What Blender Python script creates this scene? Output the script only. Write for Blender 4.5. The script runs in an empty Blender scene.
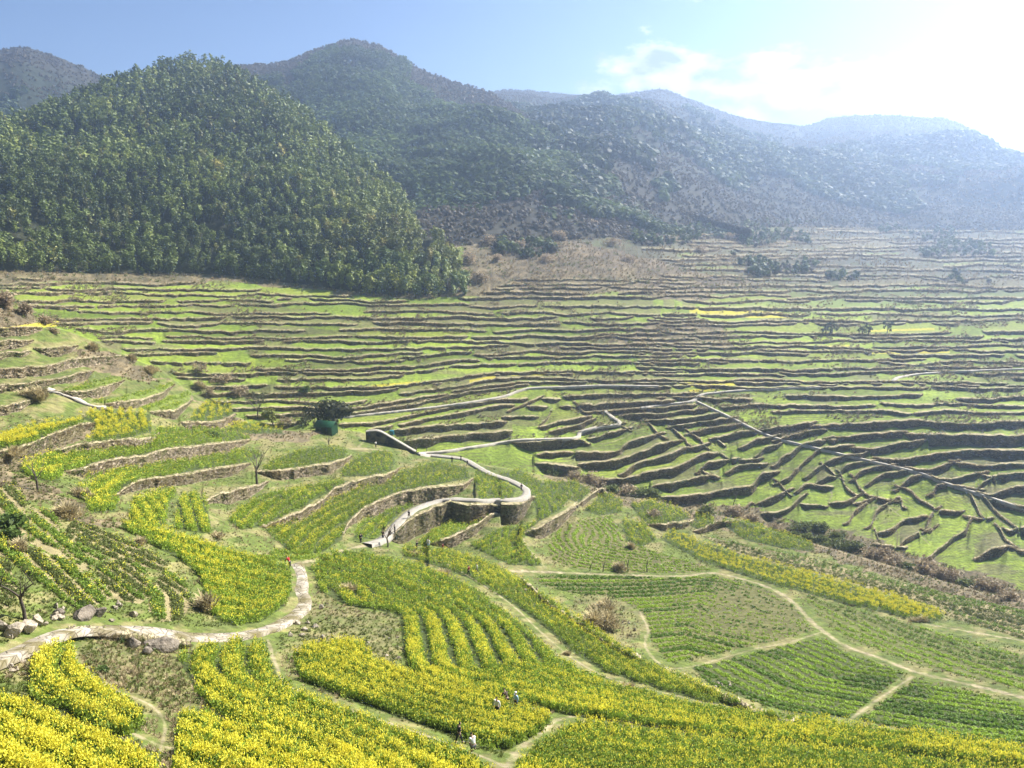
import bpy, math, random
import numpy as np
from mathutils import Vector
random.seed(7); rng = np.random.default_rng(7)
sc = bpy.context.scene; COL = sc.collection

# ------------------------------------------------------------------ camera geometry
F = 740.0; PITCH = math.atan((384 - 200) / F); CP, SP = math.cos(PITCH), math.sin(PITCH)
def rays(u, v):
    """direction through a point of the view, scaled to a horizontal length of 1"""
    u = np.asarray(u, float); v = np.asarray(v, float)
    x = (u - 512) / F; y = -(v - 384) / F
    d = np.stack(np.broadcast_arrays(x, CP + y * SP, y * CP - SP), -1)
    return d / np.hypot(d[..., 0], d[..., 1])[..., None]

# ------------------------------------------------------------------ noise
def hash2(ix, iy, seed):
    h = (ix.astype(np.int64) * 374761393 + iy.astype(np.int64) * 668265263 + seed * 974634777) & 0x7fffffff
    h = ((h ^ (h >> 13)) * 1274126177) & 0x7fffffff
    h = ((h ^ (h >> 15)) * 2246822519) & 0x7fffffff
    return ((h ^ (h >> 16)) & 0xffff) / 65535.0
def vnoise(x, y, seed=0):
    x = np.asarray(x, float); y = np.asarray(y, float)
    x, y = np.broadcast_arrays(x, y)
    ix = np.floor(x); iy = np.floor(y); fx = x - ix; fy = y - iy
    fx = fx * fx * (3 - 2 * fx); fy = fy * fy * (3 - 2 * fy)
    a = hash2(ix, iy, seed); b = hash2(ix + 1, iy, seed); c = hash2(ix, iy + 1, seed); d = hash2(ix + 1, iy + 1, seed)
    return (a * (1 - fx) + b * fx) * (1 - fy) + (c * (1 - fx) + d * fx) * fy
def fbm(x, y, seed=0, oct=4):
    s = 0; a = .5; t = 0
    for k in range(oct):
        s = s + a * vnoise(np.asarray(x) * 2 ** k, np.asarray(y) * 2 ** k, seed + 17 * k); t += a; a *= .55
    return s / t
def sstep(a, b, x):
    t = np.clip((x - a) / (b - a), 0, 1); return t * t * (3 - 2 * t)
def inpoly(u, v, poly):
    u = np.asarray(u, float); v = np.asarray(v, float); r = np.zeros(np.broadcast(u, v).shape, bool)
    n = len(poly)
    for i in range(n):
        x0, y0 = poly[i]; x1, y1 = poly[(i + 1) % n]
        if y0 == y1: continue
        c = (y0 > v) != (y1 > v)
        r ^= c & (u < (x1 - x0) * (v - y0) / (y1 - y0) + x0)
    return r
def polydist(px, py, pl):
    """distance of points to a polyline, and the position along it"""
    best = np.full(np.shape(px), 1e9)
    for (x0, y0), (x1, y1) in zip(pl[:-1], pl[1:]):
        dx, dy = x1 - x0, y1 - y0; L = dx * dx + dy * dy + 1e-9
        t = np.clip(((px - x0) * dx + (py - y0) * dy) / L, 0, 1)
        best = np.minimum(best, np.hypot(px - x0 - t * dx, py - y0 - t * dy))
    return best
def smooth_line(pts, step):
    """Catmull-Rom through the points, resampled"""
    P = [np.array(p, float) for p in pts]
    if len(P) == 2: P = [P[0], (P[0] + P[1]) / 2, P[1]]
    P = [2 * P[0] - P[1]] + P + [2 * P[-1] - P[-2]]
    out = []
    for i in range(1, len(P) - 2):
        a, b, c, d = P[i - 1:i + 3]; n = max(2, int(np.linalg.norm(c - b) / step))
        for k in range(n):
            t = k / n
            out.append(.5 * ((2 * b) + (-a + c) * t + (2 * a - 5 * b + 4 * c - d) * t * t + (-a + 3 * b - 3 * c + d) * t ** 3))
    out.append(P[-2]); return np.array(out)

# ------------------------------------------------------------------ the lie of the land (near hillside, far slope)
NEAR = [(0,655,59),(0,600,67),(60,540,80),(0,540,77),(0,500,88),(0,455,100),(0,400,122),(0,360,138),(100,520,90),(100,470,110),
 (200,470,132),(100,400,135),(150,425,140),(180,500,108),(200,560,91),(250,600,88),(300,590,97),(290,500,130),(350,480,150),
 (300,450,168),(350,545,118),(395,540,130),(460,490,160),(450,520,142),(512,500,155),(530,530,142),(470,575,116),(421,462,186),
 (130,632,70),(200,640,72),(300,650,75),(400,620,90),(0,768,42),(250,768,45),(512,768,52),(800,768,60),(1024,768,66),(458,744,57),(640,670,92),(700,700,82),
 (850,720,83),(1000,700,92),(740,600,130),(850,640,113),(620,574,138),(530,575,128),(1000,620,133),(800,530,180),(1000,570,163),(700,520,185),
 (0,310,155),(45,330,155),(100,350,162),(150,372,168),(190,400,170),(250,425,182),(320,432,196),(400,450,193),(512,470,188),(600,485,190),
 (650,502,182),(740,520,182),(860,557,166),(1000,596,150),(1174,600,150),(1174,768,68),(-150,850,36),(-150,650,55),(-150,500,82),(-150,350,135),
 (512,850,43),(1174,850,54),(-150,250,175)]
FAR = [(0,270,372),(-150,270,380),(200,275,374),(350,290,340),(450,300,325),(450,240,430),(560,235,455),(700,235,560),(850,240,760),(1024,240,820),
 (1174,240,820),(900,300,440),(900,350,330),(900,400,252),(1000,480,214),(1174,480,214),(900,440,234),(900,500,211),(700,400,252),(700,300,355),
 (700,350,298),(560,300,335),(560,400,252),(560,350,290),(350,365,270),(350,400,248),(150,310,318),(200,225,560),(500,215,560),(900,215,1100),
 (-150,225,560),(60,320,300),(150,365,266),(250,420,240),(330,425,233),(400,440,226),(512,462,216),(600,480,212),(650,495,206),(740,515,203),(860,550,186),
 (1000,590,169),(1174,600,168),(800,480,217),(1024,300,450),(1174,350,330),(1174,300,450)]
EDGE = [(-160,240),(0,300),(20,308),(45,326),(70,332),(95,342),(120,353),(135,360),(160,370),(175,381),(190,393),(215,408),(240,418),(262,428),(285,431),
 (330,429),(360,432),(400,445),(430,458),(470,462),(512,470),(560,478),(590,486),(620,497),(650,500),(690,510),(740,520),(800,540),(860,557),(920,575),(980,592),(1024,600),(1184,620)]
EU = [p[0] for p in EDGE]; EV = [p[1] for p in EDGE]
def edge(u): return np.interp(u, EU, EV)
TU = np.arange(-160, 1185, 8.0); TV = np.arange(200, 905, 5.0)
def tps(ctrl):
    C = np.array(ctrl, float); hz = rays(C[:, 0], C[:, 1]); D = C[:, 2] / np.linalg.norm(hz, axis=1)
    X = np.stack([C[:, 0] / 300, C[:, 1] / 150], 1); y = np.log(D); n = len(X)
    def K(A, B):
        r2 = ((A[:, None] - B[None]) ** 2).sum(-1); return .5 * r2 * np.log(r2 + 1e-12)
    A = np.zeros((n + 3, n + 3)); A[:n, :n] = K(X, X) + .02 * np.eye(n); A[:n, n] = 1; A[:n, n + 1:] = X; A[n:, :n] = A[:n, n:].T
    w = np.linalg.solve(A, np.r_[y, 0, 0, 0])
    gu, gv = np.meshgrid(TU, TV); Q = np.stack([gu.ravel() / 300, gv.ravel() / 150], 1)
    o = np.concatenate([K(q, X) @ w[:n] + w[n] + q @ w[n + 1:] for q in np.array_split(Q, 20)])
    return np.exp(o).reshape(gu.shape)
def bil(T, u, v, u0, du, v0, dv):
    x = np.clip((np.asarray(u, float) - u0) / du, 0, T.shape[1] - 1.001); y = np.clip((np.asarray(v, float) - v0) / dv, 0, T.shape[0] - 1.001)
    ix = x.astype(int); iy = y.astype(int); fx = x - ix; fy = y - iy
    return (T[iy, ix] * (1 - fx) + T[iy, ix + 1] * fx) * (1 - fy) + (T[iy + 1, ix] * (1 - fx) + T[iy + 1, ix + 1] * fx) * fy
T_NEAR, T_FAR = tps(NEAR), tps(FAR)
def rbase(u, vw, v):
    a = bil(T_NEAR, u, vw, -160, 8, 200, 5); b = bil(T_FAR, u, vw, -160, 8, 200, 5)
    e = np.asarray(v) - edge(u); k = sstep(-1.0, 1.0, e); k2 = sstep(-14.0, -2.0, e); far = b * (1 - k2) + np.maximum(a, b) * k2
    return np.exp(np.log(a) * k + np.log(far) * (1 - k))

# ------------------------------------------------------------------ terrace walls: crest line and height seen, left to right
# (points, thickness, label)   traced walls
W = []
def wl(pts, dv, label=None, taper=True):
    if dv <= 6 and pts[0][0] > 540 and len(pts) > 2:         # walls on the fan of small plots reach each other
        (x0, y0), (x1, y1), (x2, y2), (x3, y3) = pts[0], pts[1], pts[-2], pts[-1]; k0 = 6 / max(x1 - x0, 4); k1 = 6 / max(x3 - x2, 4)
        pts = [(x0 - 6, y0 - max(-4, min(4, (y1 - y0) * k0)))] + list(pts) + [(x3 + 6, y3 + max(-4, min(4, (y3 - y2) * k1)))]
    W.append(dict(p=pts, dv=dv, label=label, taper=taper, auto=False))
L_FAR = 'low dry stone terrace wall across the gully edging a curved green plot'
L_RIGHT = 'long shaded terrace wall on the right of the diagonal footpath'
wl([(512,443),(574,440),(590,444)],8,'rough bank wall holding the pale footpath just across the gully')
wl([(391,431),(431,427),(506,422)],5); wl([(406,441),(450,437),(512,431)],6)
wl([(543,454),(556,453),(568,453)],4); wl([(570,453),(615,452),(623,447),(633,441),(660,434)],6,'long dark wall under the bright plot inside the path elbow across the gully')
wl([(536,463),(556,466),(578,468)],9,'tall dark bank wall above the gully bushes with pale scree beside it')
wl([(578,465),(615,461),(630,457),(640,453),(648,450),(656,446),(684,440)],7,'lowest long stony wall above the bushes of the gully')
wl([(590,481),(630,478),(648,473),(677,467),(694,459),(702,455),(720,453)],7)
wl([(579,406),(611,404),(668,401)],5); wl([(609,411),(640,409),(690,406)],4); wl([(628,415),(668,413),(704,409)],4)
wl([(584,431),(600,427),(620,424)],4); wl([(594,438),(612,433),(627,429)],5); wl([(545,426),(565,421),(586,417)],4); wl([(556,431),(575,426),(590,421)],4)
wl([(651,421),(680,419),(716,414)],5); wl([(672,427),(695,423),(733,418)],5); wl([(691,433),(710,429),(739,424)],4); wl([(716,438),(732,434),(757,430)],5)
wl([(625,472),(640,463),(659,458),(681,450),(704,445)],6); wl([(702,469),(709,463),(720,461),(734,459)],5); wl([(652,487),(681,482),(709,476),(720,478)],7)
wl([(733,460),(745,460),(757,459)],4); wl([(731,471),(739,466),(762,464)],5); wl([(660,498),(700,495),(740,488),(752,487),(757,480),(764,474),(780,471)],7,'dark curving wall at the bottom of the far slope by the gully bushes')
wl([(745,446),(757,440),(775,436)],5); wl([(762,430),(790,426),(810,423)],5); wl([(778,440),(800,434),(821,430)],5); wl([(760,454),(765,448),(777,444)],5)
wl([(778,463),(781,459),(790,454),(800,446),(815,442),(832,440)],5); wl([(779,482),(790,477),(796,471),(810,457),(822,449),(848,446)],5)
wl([(809,475),(815,470),(825,464),(840,457),(863,453)],5); wl([(755,504),(775,497),(787,491)],5); wl([(768,513),(787,510),(802,497)],5)
wl([(800,490),(807,484),(828,487)],3); wl([(806,505),(814,506),(823,506)],3); wl([(822,480),(828,476),(834,477)],4); wl([(835,503),(848,501),(856,497)],4)
wl([(841,473),(846,466),(868,461),(878,460)],4); wl([(855,478),(860,472),(870,468),(892,465)],4); wl([(871,483),(879,477),(890,473),(907,470)],4)
wl([(900,487),(907,480),(915,476),(926,474)],5); wl([(934,492),(937,486),(945,484)],4); wl([(859,503),(876,498),(893,501)],4); wl([(849,521),(854,512),(863,505)],4); wl([(871,525),(876,512),(886,505)],4)
wl([(882,533),(890,530),(907,519),(922,517)],4); wl([(900,546),(905,539),(926,531)],5); wl([(925,531),(929,518),(936,510)],4); wl([(879,545),(890,547),(902,547)],4)
wl([(939,511),(948,512),(958,512)],3); wl([(930,557),(946,544),(958,535),(966,530),(970,520)],6); wl([(969,517),(978,518),(988,518)],3)
wl([(975,560),(988,551),(1006,546),(1012,541)],8); wl([(1002,527),(1010,531),(1024,528),(1060,530)],8); wl([(1012,547),(1018,550),(1040,552)],5)
for p, d in (([(818,426),(868,423),(918,421),(960,424),(1024,422),(1120,422)],6), ([(830,438),(868,435),(901,432)],5), ([(903,434),(968,436),(1024,436),(1120,436)],10),
    ([(852,447),(870,449),(893,445),(920,441)],6), ([(873,457),(893,460),(913,458),(930,455),(968,451),(1024,451),(1120,450)],7), ([(902,467),(925,470),(936,468),(953,462)],5),
    ([(955,462),(977,466),(1003,465),(1018,464),(1080,464)],4), ([(927,475),(947,480),(964,477),(983,473)],6), ([(982,474),(993,477),(1024,473),(1100,470)],6), ([(950,485),(965,488),(979,490)],4),
    ([(977,489),(984,482),(994,477)],5), ([(979,493),(993,495),(1011,488),(1024,486),(1100,482)],6), ([(995,501),(1014,505),(1024,506),(1090,508)],5)): wl(p, d, L_RIGHT)
BUNDS = [[(648, 422), (656, 431), (662, 436), (656, 439), (640, 443)], [(672, 428), (685, 439), (687, 443), (681, 447)], [(691, 433), (700, 439), (705, 446)], [(715, 438), (726, 447), (722, 451), (717, 453)], [(720, 454), (731, 460)], [(700, 470), (711, 475)], [(779, 483), (784, 489), (787, 493)], [(760, 455), (759, 460), (769, 466), (777, 466)], [(809, 475), (809, 480), (800, 488), (800, 494), (802, 498)], [(825, 466), (835, 475), (840, 478)], [(841, 474), (843, 481), (846, 488), (855, 494)], [(855, 478), (858, 486), (866, 494), (875, 498)], [(742, 512), (751, 503), (757, 505)], [(900, 487), (912, 492), (920, 500), (931, 506), (935, 510)], [(874, 527), (880, 544)], [(969, 492), (974, 501), (981, 516)], [(986, 499), (1000, 515), (1016, 527)], [(620, 424), (632, 432), (615, 441), (600, 444)], [(579, 406), (584, 412), (603, 411)], [(893, 501), (900, 497), (902, 506), (895, 512)], [(828, 487), (832, 494), (828, 503)], [(1000, 528), (1006, 540), (1012, 545)], [(926, 531), (930, 533), (934, 528)], [(835, 475), (820, 478)], [(540, 425), (548, 418), (552, 408)], [(506, 412), (530, 402), (545, 395)]]
for q_ in BUNDS:                                             # the folded-back rims between two walls
    run = [q_[0]]
    for p_ in q_[1:]:
        if p_[0] > run[-1][0]: run.append(p_)
        else: break
    if len(run) > 1 and run[-1][0] - run[0][0] > 5: wl(run, 2.2)
# left spur
wl([(-60,331),(0,329),(42,328)],8); wl([(-60,343),(0,342),(33,341)],8); wl([(35,349),(60,348),(78,346)],8); wl([(-60,356),(0,354),(30,352)],5)
wl([(-60,373),(0,370),(50,366),(75,360),(122,356)],8,'long stone wall on the left spur below pale green strips and dry grass')
wl([(-60,390),(15,385),(50,380),(92,372)],6); wl([(54,392),(82,392),(108,387),(125,380)],7); wl([(107,404),(135,401),(160,394),(175,384)],7,'crescent stone wall under a green plot on the left spur beside the plank bridge')
wl([(150,412),(175,411),(192,400)],7); wl([(182,423),(215,423),(236,415)],5); wl([(-60,412),(0,408),(35,400)],7)
wl([(-60,462),(0,452),(15,450),(32,444),(62,432),(82,425),(97,424)],11,'rough wall with dry tufts below the narrow bright yellow strip at the left edge')
wl([(52,452),(87,444),(120,441),(150,439),(160,432)],7,'wall under the bright yellow striped plot in the left of the spur')
wl([(67,472),(82,469),(112,461),(140,457),(170,450),(212,445),(250,441)],11,'tall stone wall half covered in dark ivy under the long yellow green plot')
wl([(117,497),(125,489),(140,482),(172,477),(200,472),(250,464)],9,'stony wall behind the leafless slender tree on the left spur')
wl([(205,502),(217,496),(250,488),(268,482)],10,'rubble wall below the leafless slender tree with a dark hollow')
wl([(256,472),(288,470),(321,466),(346,460),(352,454)],9,'brown earth wall below the yellow plot in front of the green hut')
wl([(262,424),(282,425),(300,423)],4)
wl([(264,527),(281,520),(316,505),(338,488),(368,479),(391,474),(401,468)],9,'curving dry stone wall between two yellow fields left of the walkway')
wl([(343,535),(348,525),(363,510),(391,497),(416,491),(443,487),(463,485),(473,479)],13,'high curved stone wall behind the two waiting groups of walkers')
wl([(389,538),(398,531),(409,521),(421,514.5),(441,506),(453,503.5),(467,506),(490,506),(512,506),(524,504.5),(530,501),(533,497)],19,'high stone retaining wall carrying the pale walkway, sunlit at its left end')
wl([(431,545),(456,535),(476,525),(491,515),(498,514)],9,'curved stone wall ending at the foot of the dark retaining wall')
wl([(525,534),(544,525),(570,510),(578,506)],12,'stone wall on the left edge of the brown striped vegetable plot')
wl([(581,504),(597,491),(603,490)],6); wl([(647,525),(672,524),(694,521)],7); wl([(700,530),(716,523),(728,522)],5)
wl([(38,646),(75,632),(110,634),(150,640),(190,645)],5,'rough boulder edging below the paved path at the lower left')
wl([(520,580),(545,600),(575,622),(610,645),(640,660)],4,'stony bank between the yellow field and the dry mound')
wl([(690,682),(730,700),(760,715),(790,724)],4)
# strips of the far slope
LIM = lambda u: np.interp(u, [330,430,512,560,660,740,820,1200], [432,436,432,416,404,413,419,419])
TOPL = lambda u: np.interp(u, [-160,0,240,300,420,470,560,640,700,1200], [278,278,284,290,302,296,262,240,229,227])
def tilt(u, v0): return -28 * np.clip((v0 - 335) / 80, 0, 1) * sstep(330, 535, u) + 10 * np.clip((v0 - 335) / 80, 0, 1) * sstep(100, 330, u) * 0
def rows(ua, ub, va, vb, s0, s1, seed):
    v0 = va; k = 0; R = random.Random(seed)
    while v0 < vb:
        sp = s0 + (s1 - s0) * (v0 - va) / (vb - va); u = ua - R.uniform(0, 60)
        while u < ub:
            ln = R.uniform(110, 420) * (.6 if R.random() < .35 else 1); jog = R.uniform(-.22, .22) * sp
            us = np.arange(u, min(u + ln, ub) + .1, 3.0)
            if len(us) > 3:
                vs = v0 + jog + tilt(us, v0) + (vnoise(us / 38, us * 0 + k, seed) - .5) * 3.4 + (vnoise(us / 13, us * 0 + k + .5, seed + 3) - .5) * 1.4 + R.uniform(-.012, .012) * (us - us[0])
                ok = (vs < LIM(us) - 3) & (vs < edge(us) - 4) & (vs > TOPL(us))
                run = []
                for a, b, o in list(zip(us, vs, ok)) + [(0, 0, False)]:
                    if o: run.append((a, b))
                    else:
                        if len(run) > 8: W.append(dict(p=run, dv=sp * R.uniform(.26, .43), label=None, taper=True, auto=True))
                        run = []
            u += ln + R.choice([-8, 0, 4, 10, 30])
        v0 += sp * R.uniform(.88, 1.12); k += 1
rows(-120, 700, 279, 442, 5.2, 8.2, 11); rows(690, 1170, 225, 452, 4.2, 8.6, 23)
def crest(w, u, taper=True):
    p = w['line']; t = np.interp(u, p[:, 0], p[:, 1]); ua, ub = p[0, 0], p[-1, 0]
    tp = min(5.0, (ub - ua) * .2) if w['dv'] < 7 else (min(max(7.0, 2.4 * w['dv']), (ub - ua) * .36) if w['dv'] < 17 else 15.0)
    d = w['dv'] * np.clip(np.minimum(u - ua, ub - u) / tp, .0, 1) ** .7 * ((.62 + .7 * vnoise(u / 11, t * 0 + w['id'], 5)) if w['dv'] < 8 else (.88 + .24 * vnoise(u / 30, t * 0 + w['id'], 5)))
    return t, d
for i, w in enumerate(W):
    w['id'] = i; l = smooth_line(w['p'], 3.0) if not w['auto'] else np.array(w['p'])
    l = l[np.argsort(l[:, 0], kind='stable')]; l[:, 1] += (vnoise(l[:, 0] / 7, l[:, 0] * 0 + i, 77) - .5) * (1.1 if w['auto'] else 1.6) + (vnoise(l[:, 0] / 2.6, l[:, 0] * 0 + i, 78) - .5) * .8; w['line'] = l
    w['u0'], w['u1'] = l[0, 0], l[-1, 0]

GU = np.arange(-150, 1174.1, 1.0)
GV = np.concatenate([np.arange(222, 470, .4), np.arange(470, 620, .5), np.arange(620, 880.1, .8)])
RW = np.zeros((len(GV), len(GU)))      # view row after the walls are folded upright
ROWS = np.full_like(RW, 99.0); PLOT = np.full_like(RW, -1.0); WALL = np.zeros_like(RW); LIP = np.zeros_like(RW); TREAD = np.zeros_like(RW); COLW = []
KEEP = []; DW = np.zeros((len(W), len(GU))); TW = np.zeros((len(W), len(GU)))
for j, u in enumerate(GU):
    ks = []
    for w in W:
        if w['u0'] < u < w['u1']:
            t, d = crest(w, u)
            if d > .2: ks.append((float(t), float(d), w['id'], w['auto']))
    ks.sort(); keep = []
    for k in ks:
        if keep and k[0] < keep[-1][0] + keep[-1][1] + 1.2:
            q = keep[-1]
            if k[3] and not q[3]: continue
            if q[3] and not k[3]: keep.pop()
            else:
                room = k[0] - q[0] - 1.2
                if room > 1: keep[-1] = (q[0], room, q[2], q[3])
                else: continue
        keep.append(k)
    for k in keep: DW[k[2], j] = k[1]; TW[k[2], j] = k[0]
for i in range(len(W)):                                  # walls run out gently at their ends
    if DW[i].any():
        m = DW[i] > 0; jj = np.where(m)[0]; TW[i] = np.interp(np.arange(len(GU)), jj, TW[i][jj])
        kn = np.hanning(2 * int(3 + W[i]['dv'] * .25) + 3)[1:-1]; DW[i] = np.convolve(DW[i], kn / kn.sum(), 'same')
for j, u in enumerate(GU):
    ii = np.where(DW[:, j] > .15)[0]; ii = ii[np.argsort(TW[ii, j])]; keep = []
    for i in ii:
        t, d = TW[i, j], DW[i, j]
        if keep and t < keep[-1][0] + keep[-1][1] + .3:
            q = keep[-1]; room = t - q[0] - .3
            if room < .2:
                continue
            keep[-1] = (q[0], min(q[1], room), q[2])
        keep.append((t, d, i))
    xs = [100.0]; ys = [100.0]; pe = 100.0
    for n, (t, d, i) in enumerate(keep):
        up = (t - pe) / 2; nx = keep[n + 1][0] if n + 1 < len(keep) else 980.0; dn = (nx - t - d) / 2; Lm = 2.2 * d + 4
        xs += [t - min(up, Lm), t, t + d, t + d + min(dn, Lm)]; ys += [t - min(up, Lm), t + d / 2, t + d / 2, t + d + min(dn, Lm)]; pe = t + d
    xs.append(980.0); ys.append(980.0)
    RW[:, j] = np.interp(GV, xs, ys)
    pv_ = 0.0
    for t, d, i in keep:
        if d < .8: continue
        PLOT[(GV >= max(pv_, t - 16)) & (GV < t), j] = i; pv_ = t + d
        WALL[(GV >= t - .3) & (GV <= t + d + .3), j] = 1; k_ = GV >= t + d; ROWS[k_, j] = np.minimum(ROWS[k_, j], GV[k_] - t - d)
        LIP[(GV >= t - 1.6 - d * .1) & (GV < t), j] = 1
    TREAD[:, j] = np.searchsorted(np.array([k[0] for k in keep] or [0.0]), GV)
    KEEP.append({i: (t, d) for t, d, i in keep})
gu, gv = np.meshgrid(GU, GV)
RG = rbase(gu, RW, gv)
GVI = np.arange(len(GV), dtype=float)
def rsurf(u, v):
    y = np.interp(v, GV, GVI); return bil(RG, u, y, GU[0], 1.0, 0, 1.0)
def pos(u, v):
    return rays(u, v) * rsurf(u, v)[..., None]
def pt(u, v): return Vector(pos(np.array(float(u)), np.array(float(v))))
def mpp(u, v): return float(np.linalg.norm(pos(np.array(float(u)), np.array(float(v))))) / F
# ------------------------------------------------------------------ crop fields (outline, kind, share of bloom, guide line of the beds, bed width m)
FIELDS = []
def fld(poly, kind, bloom, guide, sp, label): FIELDS.append(dict(poly=poly, kind=kind, bloom=bloom, guide=guide, sp=sp, label=label))
fld([(-60,698),(0,702),(30,714),(60,728),(100,744),(150,766),(175,800),(175,875),(-60,875)],'rape',.9,[(-60,690),(30,712),(150,764),(300,830)],1.9,'dense yellow rapeseed patch filling the bottom left corner')
fld([(58,650),(72,641),(74,662),(82,678),(98,690),(122,700),(139,712),(141,726),(134,736),(116,738),(93,730),(68,715),(42,703),(30,694),(36,668)],'rape',.95,[(70,640),(60,675),(90,705),(140,735)],1.8,'curved finger of bright yellow rapeseed below the paved path')
fld([(178,658),(205,650),(240,645),(262,645),(272,662),(278,680),(300,697),(340,712),(390,730),(440,748),(480,766),(500,800),(500,875),(470,875),(400,800),(340,768),(300,752),(262,742),(235,728),(215,712),(195,690)],'rape',.9,[(270,640),(285,690),(390,731),(520,790)],2.0,'long yellow rapeseed band running down from the bend of the paved path')
fld([(183,718),(206,717),(236,737),(290,752),(330,762),(375,785),(430,830),(430,875),(180,875),(178,750)],'rape',.85,[(183,718),(236,735),(375,783)],1.9,'short yellow rapeseed patch at the bottom edge under the narrow grassy gap')
fld([(294,660),(310,650),(340,645),(362,648),(375,665),(395,672),(425,680),(470,692),(510,705),(540,715),(552,722),(540,734),(512,748),(498,752),(470,743),(430,728),(380,711),(330,694),(302,680)],'rape',.75,[(300,690),(330,702),(430,738),(500,760)],1.9,'yellow rapeseed wedge in which the walkers in white stand')
fld([(312,570),(325,557),(350,551),(380,558),(420,567),(450,577),(478,592),(506,615),(541,646),(576,672),(618,689),(680,703),(740,713),(800,722),(860,730),(930,740),(1000,750),(1024,754),(1174,770),(1174,790),(1024,772),(900,754),(800,744),(700,735),(620,722),(560,713),(500,698),(440,685),(408,670),(402,640),(399,615),(376,610),(345,605),(322,592)],'rape',.5,[(330,590),(345,606),(376,611),(398,616),(401,640),(408,670),(440,686),(500,699),(560,714),(620,723),(700,736),(800,746),(900,756),(1024,774),(1174,794)],2.5,'broad green and yellow rapeseed slope combed into long curving beds')
fld([(575,727),(620,728),(700,741),(800,750),(900,760),(1024,778),(1174,800),(1174,875),(500,875),(520,768),(547,741)],'rape',.62,[(575,725),(700,739),(900,758),(1174,796)],2.0,'yellow rapeseed bank along the bottom edge right of the dirt track')
fld([(402,548),(440,550),(480,560),(520,580),(558,606),(598,633),(638,658),(688,683),(735,704),(790,720),(760,711),(700,701),(640,683),(600,670),(572,652),(543,626),(513,604),(473,580),(436,566),(404,556)],'rape',.75,[(402,544),(480,556),(560,602),(690,680),(800,722)],1.8,'yellow rapeseed strip between the dirt trail and the stony bank')
fld([(282,545),(268,533),(285,524),(320,508),(345,491),(395,477),(404,470),(440,462),(466,467),(470,478),(440,484),(405,491),(365,506),(345,524),(342,540),(320,553),(296,556)],'rape',.7,[(270,540),(320,512),(395,481),(470,470)],1.7,'yellow striped terrace field above the high curved stone wall')
fld([(352,540),(362,522),(385,512),(415,503),(438,497),(420,503),(402,512),(388,525),(375,539)],'rape',.5,[(352,540),(390,508),(440,500)],1.6,'small terrace field enclosed by the curved stone wall beside the walkers')
fld([(340,477),(352,461),(372,452),(388,450),(395,460),(392,470),(372,476)],'rape',.65,[(352,455),(372,477)],1.5,'square yellow field below the footbridge ramp')
fld([(228,520),(240,508),(275,492),(320,484),(350,480),(332,490),(310,503),(280,518),(262,527),(240,530)],'rape',.55,[(228,520),(275,490),(350,478)],1.7,'green yellow crescent field under the stony hollow')
fld([(262,472),(270,462),(295,452),(330,447),(348,450),(344,459),(320,465),(290,470)],'rape',.65,[(262,468),(345,448)],1.6,'yellow field in front of the green hut')
fld([(78,490),(90,480),(120,468),(165,458),(215,452),(250,450),(264,455),(248,462),(200,470),(170,476),(140,481),(122,490),(115,512),(92,514)],'rape',.35,[(80,490),(140,464),(260,446)],1.6,'long green crop strip under the ivy covered wall')
fld([(18,470),(60,454),(110,444),(155,436),(162,428),(200,428),(240,433),(252,439),(212,444),(170,449),(140,456),(112,460),(82,468),(64,472),(58,482),(35,480)],'rape',.35,[(20,472),(110,447),(250,436)],1.5,'long green and yellow plot above the ivy covered wall')
fld([(0,438),(30,430),(60,423),(85,420),(82,424),(62,431),(32,443),(15,449),(-60,455),(-60,446)],'rape',.97,[(0,440),(85,420)],1.4,'narrow bright yellow rapeseed strip at the left edge')
fld([(95,424),(80,418),(100,413),(150,414),(152,432),(120,440),(88,443),(98,434)],'rape',.95,[(150,412),(148,424),(152,436)],1.6,'bright yellow striped plot below the plank bridge')
fld([(190,421),(198,408),(212,401),(230,402),(234,414),(215,422)],'rape',.95,[(205,424),(212,401)],1.5,'small bright yellow plot at the tip of the left spur')
fld([(224,430),(240,424),(285,424),(282,434),(250,434)],'rape',.9,[(224,430),(285,424)],1.6,'bright yellow sliver beside the olive green tree')
fld([(130,405),(165,396),(192,391),(190,400),(172,410),(150,411)],'green',.35,[(130,405),(190,391)],1.5,'pale green plot on the tip of the left spur')
fld([(88,402),(120,398),(152,390),(172,382),(174,386),(158,394),(135,400),(107,404)],'green',.2,[(88,402),(172,382)],1.4,'crescent green plot above the plank bridge')
fld([(54,392),(85,384),(120,377),(124,381),(108,386),(82,391)],'green',.1,[(54,392),(124,379)],1.4,'upper crescent green plot on the left spur')
fld([(130,522),(134,502),(160,492),(178,491),(168,505),(166,525),(150,528)],'rape',.45,[(130,500),(150,528)],1.6,'green field squeezed between two short stone walls left of the rubble')
fld([(176,530),(178,505),(188,494),(205,498),(210,520),(212,534)],'rape',.5,[(188,494),(200,534)],1.6,'narrow green field right of the short stone wall')
fld([(118,526),(140,524),(180,538),(230,552),(270,560),(290,570),(292,590),(284,606),(262,622),(232,626),(214,618),(208,598),(202,580),(182,560),(150,545)],'rape',.45,[(118,520),(180,533),(270,556),(300,566)],2.0,'rapeseed field inside the bend of the paved path, bright yellow at its lower edge')
fld([(412,548),(425,544),(446,538),(475,528),(488,516),(452,520),(430,535)],'rape',.35,[(412,548),(488,516)],1.5,'green wedge field between the two curved stone walls')
fld([(418,545),(432,530),(460,518),(485,511),(492,513),(475,525),(455,534),(432,546)],'green',.4,[(418,545),(490,511)],1.5,'green tongue of crops below the sunlit retaining wall')
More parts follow.
